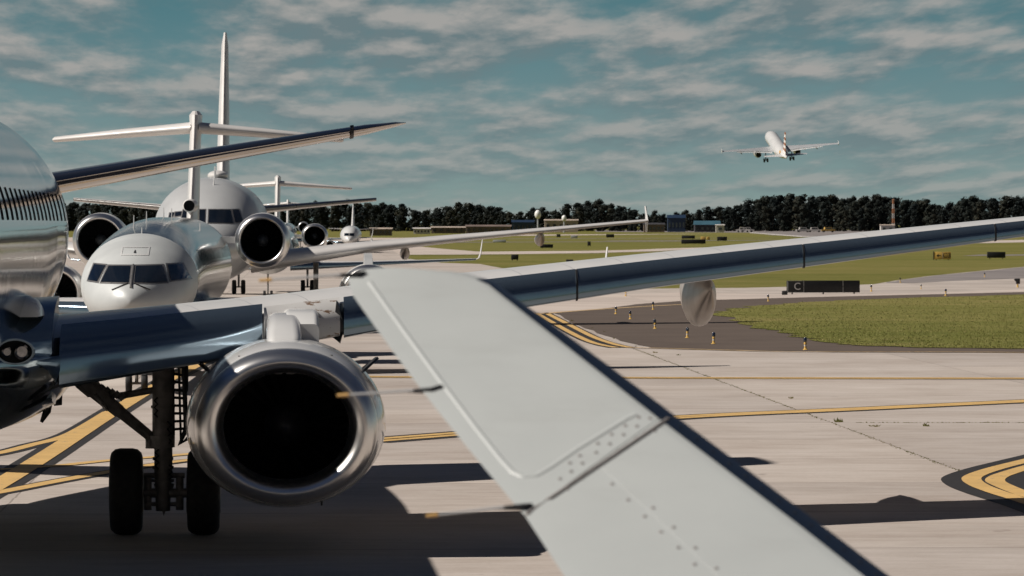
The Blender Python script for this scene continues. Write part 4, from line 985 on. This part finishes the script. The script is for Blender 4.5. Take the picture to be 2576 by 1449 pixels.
# ------------------------------------------------------------------ airfield lights, signs and boxes
M['light_yellow'] = simple('stake_yellow', (0.70, 0.45, 0.12), 0.5, 0, 0.1, 9)
M['light_blue'] = simple('lens_blue', (0.012, 0.02, 0.045), 0.15, 0, 0.1, 9, coat=.8)
M['sign_black'] = simple('sign_black', (0.010, 0.010, 0.011), 0.6, 0, 0.1, 3)
M['sign_yellow'] = simple('sign_yellow', (0.62, 0.40, 0.10), 0.5, 0, 0.08, 3)
def stake():
    root = empty('edge_light', (0, 0, 0))
    MB().loft([ring_xz(0, 0, 0, r, n=14) for r in (.01,)] , caps=False) if False else None
    def vr(r, z, n=14): return [(r * math.cos(t), r * math.sin(t), z) for t in [2*math.pi*k/n for k in range(n)]]
    MB().loft([vr(.085, 0), vr(.085, .015), vr(.05, .03), vr(.042, .06), vr(.042, .17), vr(.050, .175), vr(.050, .20), vr(.042, .205), vr(.042, .24)]).build('post', M['light_yellow'], root)
    MB().loft([vr(.044, .24), vr(.060, .25), vr(.062, .285), vr(.058, .34), vr(.035, .372), vr(.004, .38)]).build('lens', M['light_blue'], root)
    MB().loft([vr(.0435, .11), vr(.0435, .15)], caps=False).build('reflective_band', M['warm_paint'], root)
    return root
ls = stake(); first = True
LIGHTS = [((1549, 790), .92, 'on the dark shoulder nearest the double yellow curve'), ((1586, 803), .96, 'on the dark shoulder, second from the double yellow curve'),
    ((1643, 779), 1.0, 'at the far edge of the dark shoulder left of the hanging fairing'), ((1648, 827), 1.0, 'mid shoulder, with a white glint on its cap'),
    ((1729, 850), 1.0, 'on the dark shoulder right beside the long thin shadow'), ((1795, 865), 1.05, 'on the dark shoulder just below the long thin shadow'),
    ((2026, 880), 1.08, 'alone at the near edge of the shoulder below the grass verge'), ((1933, 758), .95, 'on the pale pavement left of the black letter sign'),
    ((2192, 733), 1.05, 'on the pale pavement just right of the black letter sign'), ((2379, 744), 1.05, 'at the edge of the dark strip above the grass verge, far right'),
    ((2477, 697), .9, 'on the grey pavement at the far right'), ((2265, 711), .9, 'at the grass edge behind the grey pavement'),
    ((1574, 745), 1.0, 'small on the pale concrete below the near wing'), ((2317, 727), .75, 'tiny on the pale concrete between two taller lights')]
for (p, s, txt) in LIGHTS:
    o = ls if first else copy_tree(ls); first = False
    o.location = G(*p, z=.012); o.scale = (s * .85, s * .85, s * .95); o.rotation_euler = (R(random.uniform(-3, 3)), R(random.uniform(-3, 3)), random.uniform(0, 6))
    tag(o, 'yellow blue-topped light ' + txt, 'edge light', 'taxiway edge lights')
def text_part(body, size, loc, mat, parent, name, ext=.006):
    cu = bpy.data.curves.new(name, 'FONT'); cu.body = body; cu.size = size; cu.extrude = ext; cu.align_x = 'CENTER'; cu.align_y = 'CENTER'
    t = bpy.data.objects.new(name + '_src', cu); COL.objects.link(t); bpy.context.view_layer.update()
    me = bpy.data.meshes.new_from_object(t.evaluated_get(bpy.context.evaluated_depsgraph_get())); bpy.data.objects.remove(t)
    o = bpy.data.objects.new(name, me); COL.objects.link(o); me.materials.clear(); me.materials.append(mat)
    o.parent = parent; o.location = loc; o.rotation_euler = (R(90), 0, 0); return o
def sign_c():
    a, b_ = G(2005, 741), G(2136, 739); w = (b_ - a).length; c = (a + b_) / 2; h = .66
    root = empty('taxiway_sign', c, math.atan2(b_.y - a.y, b_.x - a.x) * .3, label='long black taxiway sign with a pale letter C at its left end', cat='sign')
    MB().box((0, 0, .09 + h / 2), (w, .22, h), bev=.02).build('housing', M['sign_black'], root)
    e = MB()
    for x in (-w / 2 + .02, -w / 2 + .95 - .02, w / 2 - .98): e.box((x, -.115, .09 + h / 2), (.035, .03, h * .96))
    for zz in (.10, .07 + h): e.box((-w / 2 + .48, -.116, zz + .01), (.9, .02, .025))
    e.build('panel_frame', M['frame'], root)
    text_part('C', .56, (-w / 2 + .56, -.118, .09 + h / 2), M['warm_paint'], root, 'letter')
    for x in (-w / 2 + .3, 0, w / 2 - .3): MB().tube([(x, 0, 0), (x, 0, .1)], .04, 8).build('leg', M['dark'], root)
sign_c()
def sign_y():
    a, b_ = G(2349, 655), G(2392, 655); w = (b_ - a).length; c = (a + b_) / 2; h = 0.78; 
    root = empty('taxiway_sign', c, 0, label='yellow taxiway sign with an arrow and C3, in the grass below the near wing', cat='sign')
    MB().box((0, 0, .12 + h / 2), (w, .25, h), bev=.02).build('housing', M['sign_yellow'], root)
    MB().box((-w / 2 - .03, 0, .12 + h / 2), (.05, .3, h + .1)).build('end_cap', M['sign_black'], root)
    MB().box((.03 - .0, -.135, .12 + h / 2), (.03, .02, h)).build('divider', M['grey_paint'], root)
    text_part('C3', .72, (w * .26, -.13, .12 + h / 2), M['sign_black'], root, 'lettering')
    MB().add([(-w * .36, -.14, .12 + h / 2), (-w * .22, -.14, .12 + h * .72), (-w * .22, -.14, .12 + h * .28)], [(0, 1, 2)]).box((-w * .16, -.138, .12 + h / 2), (w * .14, .01, .09)).build('arrow', M['sign_black'], root)
    for x in (-w * .35, w * .35): MB().tube([(x, 0, 0), (x, 0, .13)], .04, 8).build('leg', M['dark'], root)
sign_y()
def boxes():
    L = [(2483, 2529, 633, 650, 'black', 'wide black sign back standing in the grass at the far right'),
         (1714, 1775, 602, 614, 'black', 'low wide black sign back, lower of the stacked pair beyond the far winglet'),
         (1715, 1748, 592, 601, 'black', 'small black box right above the wide black sign back'),
         (1804, 1829, 595, 606, 'black', 'black box standing alone right of the small yellow signs'),
         (1763, 1775, 595, 605, 'yellow', 'small yellow sign, left of the two between black boxes'),
         (1778, 1785, 595, 604, 'yellow', 'smaller yellow sign, right of the two between black boxes'),
         (1525, 1545, 589, 598, 'black', 'dark box in the grass below the middle of the far wing'),
         (1478, 1486, 607, 619, 'black', 'narrow upright dark box in the middle of the grass'),
         (1359, 1391, 614, 624, 'black', 'long black box touching the hanging fairing of the far wing'),
         (1400, 1410, 589, 597, 'black', 'tiny dark box just under the far wing'),
         (1436, 1453, 592, 599, 'brown', 'small brown box in the grass under the far wing'),
         (1286, 1304, 640, 654, 'black', 'dark round topped box beside a brown patch in the near grass strip'),
         (1240, 1273, 603, 610, 'brown', 'low brown box in the grass left of the fairing'),
         (1424, 1442, 652, 660, 'black', 'dark box behind the near wing beside the small white winglet'),
         (1967, 1981, 730, 742, 'black', 'small black box on the pale pavement left of the black letter sign')]
    for (x0, x1, y0, y1, col, txt) in L:
        a, b_ = G(x0, y1), G(x1, y1); w = (b_ - a).length; c = (a + b_) / 2; h = (y1 - y0) * c.y / F
        m = {'black': M['sign_black'], 'yellow': M['sign_yellow'], 'brown': M['grey_paint']}[col]
        root = empty('airfield_sign', (c.x, c.y, -.03), R(random.uniform(-6, 6)), label=txt, cat='sign box', group='sign boxes in the airfield grass')
        MB().box((0, 0, h * .56), (w, .35, h * .88), bev=.04).build('housing', m, root)
        for s in (-.35, .35): MB().tube([(w * s, 0, -.1), (w * s, 0, h * .2)], .05, 8).build('leg', M['dark'], root)
    # guard light at the right edge
    c = G(2560, 723); root = empty('guard_light', c, 0, label='black guard light head on a yellow post at the right edge', cat='light')
    MB().tube([(0, 0, 0), (0, 0, .22)], [.07, .04], 10).build('post', M['light_yellow'], root)
    MB().box((.02, 0, .38), (.24, .2, .32), bev=.02).build('lamp_head', M['sign_black'], root)
    MB().loft([[(-.12, -.1, .54), (-.12, .1, .54), (-.22, .1, .50), (-.22, -.1, .50)], [(-.10, -.1, .38), (-.10, .1, .38), (-.14, .1, .37), (-.14, -.1, .37)]]).build('visor', M['sign_black'], root)
boxes()

# ------------------------------------------------------------------ far buildings, mast, trees
TB = 2350.0
def far_buildings():
    M['bld_pale'] = simple('pale_cladding', (0.40, 0.33, 0.27), 0.7, 0, .15, .2); M['bld_blue'] = simple('blue_cladding', (0.012, 0.030, 0.065), 0.5, 0, .15, .2)
    M['bld_teal'] = simple('teal_roof', (0.05, 0.12, 0.16), 0.4, 0, .15, .2); M['bld_white'] = simple('white_cladding', (0.55, 0.52, 0.49), 0.6, 0, .1, .2)
    M['bld_dark'] = simple('dark_cladding', (0.035, 0.035, 0.04), 0.7, 0, .2, .2); M['bld_brown'] = simple('brown_cladding', (0.16, 0.12, 0.10), 0.7, 0, .2, .2)
    def bld(x0, x1, yt, yb, Y, wall, roof, txt, pitch=.18, wins=5):
        w = (x1 - x0) * Y / F; zt = H - (yt - HY) * Y / F; c = Vector((((x0 + x1) / 2 - 1288) * Y / F, Y, -.06)); hgt = zt
        root = empty('building', c, 0, label=txt, cat='building'); d = min(14, w)
        he = hgt * (1 - pitch)
        MB().box((0, d / 2, he / 2), (w, d, he)).build('wall', wall, root)
        MB().loft([[(x, -.4, he), (x, d + .4, he), (x, d / 2, hgt)] for x in (-w / 2 - .3, w / 2 + .3)]).build('roof', roof, root, smooth=False)
        for k in range(wins):
            xx = -w / 2 + w * (k + .5) / wins
            MB().box((xx, -.06, he * .5), (w / wins * .45, .1, he * .35)).build('window', M['glass'], root)
    bld(1370, 1454, 551, 582, TB - 260, M['bld_pale'], M['bld_pale'], 'low beige hangar in front of the trees with a white dish above it', .1)
    bld(1288, 1343, 553, 583, TB - 240, M['bld_blue'], M['bld_blue'], 'dark blue shed left of the beige hangar')
    bld(1748, 1812, 555, 582, TB - 200, M['bld_dark'], M['bld_teal'], 'long shed with a teal roof under the trees', .35)
    bld(1801, 1822, 564, 582, TB - 330, M['bld_white'], M['bld_white'], 'small white hut at the right end of the teal roofed shed', .1, 1)
    bld(1680, 1724, 540, 583, TB - 170, M['bld_blue'], M['bld_blue'], 'tall navy building right of the upright wing fence')
    bld(1620, 1672, 560, 583, TB - 250, M['bld_brown'], M['bld_dark'], 'low grey brown shed under the tip of the far wing')
    bld(1085, 1170, 569, 586, TB - 500, M['bld_brown'], M['bld_pale'], 'long low shed with a pale roof, right of the small jet')
    bld(1172, 1285, 565, 586, TB - 520, M['bld_brown'], M['bld_brown'], 'long brown shed between the blue shed and the pale roofed shed', .2, 8)
    bld(1040, 1082, 572, 587, TB - 600, M['bld_white'], M['bld_white'], 'small pale shed at the left end of the row of sheds')
    bld(930, 985, 572, 594, 1500, M['bld_brown'], M['bld_pale'], 'pale flat shed right behind the small jet')
    bld(2216, 2250, 564, 580, TB - 420, M['bld_white'], M['bld_pale'], 'white and tan equipment hut at the foot of the striped mast', .1, 2)
    # tall red and white mast
    Y = TB - 400; c = Vector(((2247 - 1288) * Y / F, Y, -.06)); root = empty('mast', c, 0, label='tall thin orange and white lattice mast rising against the trees', cat='mast')
    top = H - (500 - HY) * Y / F; n = 7
    for k in range(n):
        z0, z1 = top * k / n, top * (k + 1) / n; mb = MB(); w = 1.0 - .5 * k / n; w2 = 1.0 - .5 * (k + 1) / n
        for sx, sy in ((-1, -1), (1, -1), (1, 1), (-1, 1)): mb.tube([(sx * w / 2, sy * w / 2, z0), (sx * w2 / 2, sy * w2 / 2, z1)], .12, 6)
        for q in range(3):
            za, zb = z0 + (z1 - z0) * q / 3, z0 + (z1 - z0) * (q + 1) / 3
            mb.tube([(-w / 2, -w / 2, za), (w / 2, -w / 2, zb)], .07, 5); mb.tube([(w / 2, w / 2, za), (-w / 2, w / 2, zb)], .07, 5)
        mb.build('mast_section', M['bld_white'] if k % 2 else M['mast_orange'], root)
    for (px, py, r, txt) in ((1353, 539, 1.5, 'white round antenna dome on a pole in front of the trees, left one'), (1419, 549, 1.1, 'white round antenna dome above the beige hangar')):
        Y = TB - 300; p = P(px, py, Y); root = empty('antenna_dome', (p.x, p.y, -.06), 0, label=txt, cat='antenna dome')
        def vr(rr, z, n=16): return [(rr * math.cos(t), rr * math.sin(t), z) for t in [2*math.pi*k/n for k in range(n)]]
        MB().loft([vr(max(.02, r * math.cos(a)), p.z + 1.35 * r * math.sin(a)) for a in [R(-88 + 176 * k / 12) for k in range(13)]]).build('dome', M['dome_white'], root)
        MB().tube([(0, 0, 0), (0, 0, p.z - r)], [.5, .3], 8).build('pole', M['grey_paint'], root)
    # service vehicles below the trees
    def vehicle(px, Y, col, txt, L=5.5):
        c = Vector(((px - 1288) * Y / F, Y, -.03)); root = empty('service_vehicle', c, R(random.uniform(-10, 10)), label=txt, cat='vehicle', group='service vehicles beside the far runway')
        MB().loft([[(x, y, z) for y, z in ((-1, .5), (1, .5), (1, 1.3 if abs(x) > 1.7 else 2.3), (-1, 1.3 if abs(x) > 1.7 else 2.3))] for x in (-L / 2, -1.9, -1.6, 1.4, 1.9, L / 2)]).build('body', col, root, smooth=False)
        MB().box((0, -1.01, 1.75), (2.6, .04, .6)).build('side_window', M['glass'], root)
        for s in (-1, 1):
            for q in (-1, 1): 
                MB().loft([[(s * L * .32 + .42 * math.cos(t), q * .9 + yy, .42 + .42 * math.sin(t)) for t in [2*math.pi*k/14 for k in range(14)]] for yy in (-.12, .12)]).build('wheel', M['black'], root)
    for px, m, t in ((1879, 'bld_white', 'white van parked under the trees, left of the group of three'), (2020, 'bld_white', 'white van under the trees near the yellow truck'), (2049, 'bld_white', 'larger white van right beside the yellow truck'), (2083, 'sign_yellow', 'yellow truck parked under the trees'), (1869, 'bld_white', 'pale car at the far runway edge')):
        vehicle(px, TB - 250, M[m], t, 6.5)
M['mast_orange'] = simple('mast_orange', (0.45, 0.20, 0.10), 0.6, 0, .1, .5); M['dome_white'] = simple('dome_white', (0.8, 0.8, 0.78), 0.4, 0, .03, .5)
far_buildings()

def reflection_block():  # unseen hall-shaped block behind the camera, added to darken reflections in the metal
    root = empty('unseen_reflection_block', (-20, -38, 0), 0, label='added dark block behind the camera, out of view, only mirrored in the polished metal', cat='building')
    g = simple('reflection_block_dark', (0.015, 0.022, 0.035), 0.35, 0, .2, .3); c = simple('reflection_block_trim', (0.10, 0.10, 0.11), 0.6, 0, .1, .3)
    MB().box((0, -9, 8.5), (260, 18, 17)).build('wall', g, root)
    MB().box((0, -8.4, 18), (266, 21, 2)).build('roof', c, root)
    for k in range(32): MB().box((-128 + 8.2 * k, .12, 8.5), (.5, .3, 16.9)).build('reflection_block_rib', c, root)
reflection_block()

def leaf_mat(name, a, b_, c):
    m, nt, b = newmat(name)
    oi = nt.nodes.new('ShaderNodeObjectInfo')
    n = noise(nt, 0.45, 4, 0.7)
    col = ramp(nt, n, [(0.35, a), (0.5, b_), (0.68, c)])
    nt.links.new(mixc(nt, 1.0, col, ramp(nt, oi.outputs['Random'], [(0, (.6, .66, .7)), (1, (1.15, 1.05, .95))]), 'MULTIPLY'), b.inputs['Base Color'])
    b.inputs['Roughness'].default_value = .75; b.inputs['Specular IOR Level'].default_value = .1; return m
def trees():
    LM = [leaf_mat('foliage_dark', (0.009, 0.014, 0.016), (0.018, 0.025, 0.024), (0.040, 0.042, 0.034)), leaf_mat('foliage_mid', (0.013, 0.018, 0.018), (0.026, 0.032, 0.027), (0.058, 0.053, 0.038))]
    bark = simple('bark', (0.07, 0.06, 0.052), .85, 0, .3, 1)
    protos = []
    for v in range(7):
        rnd = random.Random(100 + v); h = 17.0; narrow = v in (2, 5)
        root = empty('tree', (0, 0, 0)); cr = MB()
        blobs = []; nb = rnd.randint(18, 23)
        for k in range(nb):
            t = k / (nb - 1); z = h * (.08 + .84 * t); spread = (3.3 if not narrow else 2.0) * math.sin(math.pi * (.16 + .60 * (1 - t) ** .9)) + .3
            a = rnd.uniform(0, 6.28); q = spread * rnd.uniform(.2, .95)
            blobs.append((math.cos(a) * q, math.sin(a) * q, z, rnd.uniform(1.3, 2.5) * (.8 if narrow else 1)))
        blobs.append((rnd.uniform(-.6, .6), 0, h * .93, 1.2))
        for (bx, by, bz, r) in blobs:
            for k in range(80):
                d = Vector((rnd.gauss(0, 1), rnd.gauss(0, 1), rnd.gauss(0, 1))).normalized(); q = r * rnd.uniform(.55, 1.08)
                c = Vector((bx, by, bz)) + Vector((d.x * q, d.y * q, d.z * q * .85)); s = rnd.uniform(.35, .75)
                u = d.orthogonal().normalized(); w = d.cross(u); tl = Vector((rnd.uniform(-.6, .6), rnd.uniform(-.6, .6), rnd.uniform(-.6, .6)))
                u = (u + tl * .6).normalized(); a0 = rnd.uniform(0, 6.28)
                pts = [c + (u * math.cos(a0 + j * 2.1) + w * math.sin(a0 + j * 2.1)) * s * rnd.uniform(.7, 1.3) for j in range(3)]
                cr.add(pts, [(0, 1, 2)])
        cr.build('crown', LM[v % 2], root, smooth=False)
        tk = MB().tube([(0, 0, -.2), (.1, 0, h * .3), (-.1, .1, h * .6), (0, 0, h * .85)], [.34, .26, .16, .05], 8)
        for k in range(6):
            a = rnd.uniform(0, 6.28); z = h * rnd.uniform(.3, .7); L = rnd.uniform(1.5, 3); tk.tube([(0, 0, z), (math.cos(a) * L * .6, math.sin(a) * L * .6, z + L * .4), (math.cos(a) * L, math.sin(a) * L, z + L * .9)], [.13, .09, .03], 6)
        tk.build('trunk', bark, root); protos.append(root)
    # skyline row (2576 frame): profile of the tops
    prof = [(-500, 512), (150, 508), (250, 500), (330, 508), (420, 512), (700, 508), (790, 505), (900, 500), (960, 503), (1000, 505), (1060, 520), (1130, 508), (1190, 500), (1240, 512), (1310, 530), (1345, 512), (1385, 525), (1430, 506), (1490, 496), (1540, 506), (1580, 512), (1620, 528), (1690, 528), (1760, 524), (1800, 512), (1850, 510),
            (1900, 492), (1945, 480), (1970, 488), (2010, 480), (2050, 484), (2110, 488), (2180, 490), (2230, 483), (2290, 492), (2340, 500), (2390, 508), (2430, 484), (2480, 492), (2530, 486), (2576, 486), (2900, 486)]
    def top(px):
        for (a, ya), (b_, yb) in zip(prof, prof[1:]):
            if a <= px <= b_: return ya + (yb - ya) * (px - a) / (b_ - a)
        return 500
    rnd = random.Random(11); used = set(); placed = []
    def put(px, Y, frac, sx=1.0):
        k = rnd.randrange(7); t = top(px) + (1 - frac) * 55 + rnd.uniform(1, 12); hh = max(6, H - (t - HY) * Y / F)
        s = hh / 17.0; o = protos[k] if k not in used else copy_tree(protos[k]); used.add(k)
        o.location = ((px - 1288) * Y / F, Y, -.06); o.scale = (s * sx * rnd.uniform(.8, 1.15), s * sx, s); o.rotation_euler = (0, 0, rnd.uniform(0, 6.28))
        tag(o, 'dark leafy tree in the wood along the far edge of the airfield', 'tree', 'trees of the far wood'); placed.append(px)
    px = -60
    while px < 2640: put(px, TB + rnd.uniform(40, 90), 1.0, 1.25); px += rnd.uniform(22, 33)
    px = -60
    while px < 2640: put(px, TB + rnd.uniform(5, 35), .80, 1.1); px += rnd.uniform(26, 38)
    px = -50
    while px < 2640: put(px, TB + rnd.uniform(-40, 0), .45, 1.1); px += rnd.uniform(38, 60)
    # underwood: dense dark scrub closing the wood at its foot
    ub = MB(); r2 = random.Random(4)
    for k in range(14000):
        px = r2.uniform(-100, 2700); Y = TB + 100 + r2.uniform(-15, 15); x = (px - 1288) * Y / F; z = r2.uniform(0, (H - (top(px) + 14 - HY) * Y / F)); s = r2.uniform(1.0, 2.2)
        ub.add([(x + r2.uniform(-s, s), Y + r2.uniform(-s, s), z + r2.uniform(-s, s)) for j in range(3)], [(0, 1, 2)])
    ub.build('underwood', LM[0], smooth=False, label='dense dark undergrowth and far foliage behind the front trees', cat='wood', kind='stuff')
    return placed
trees()
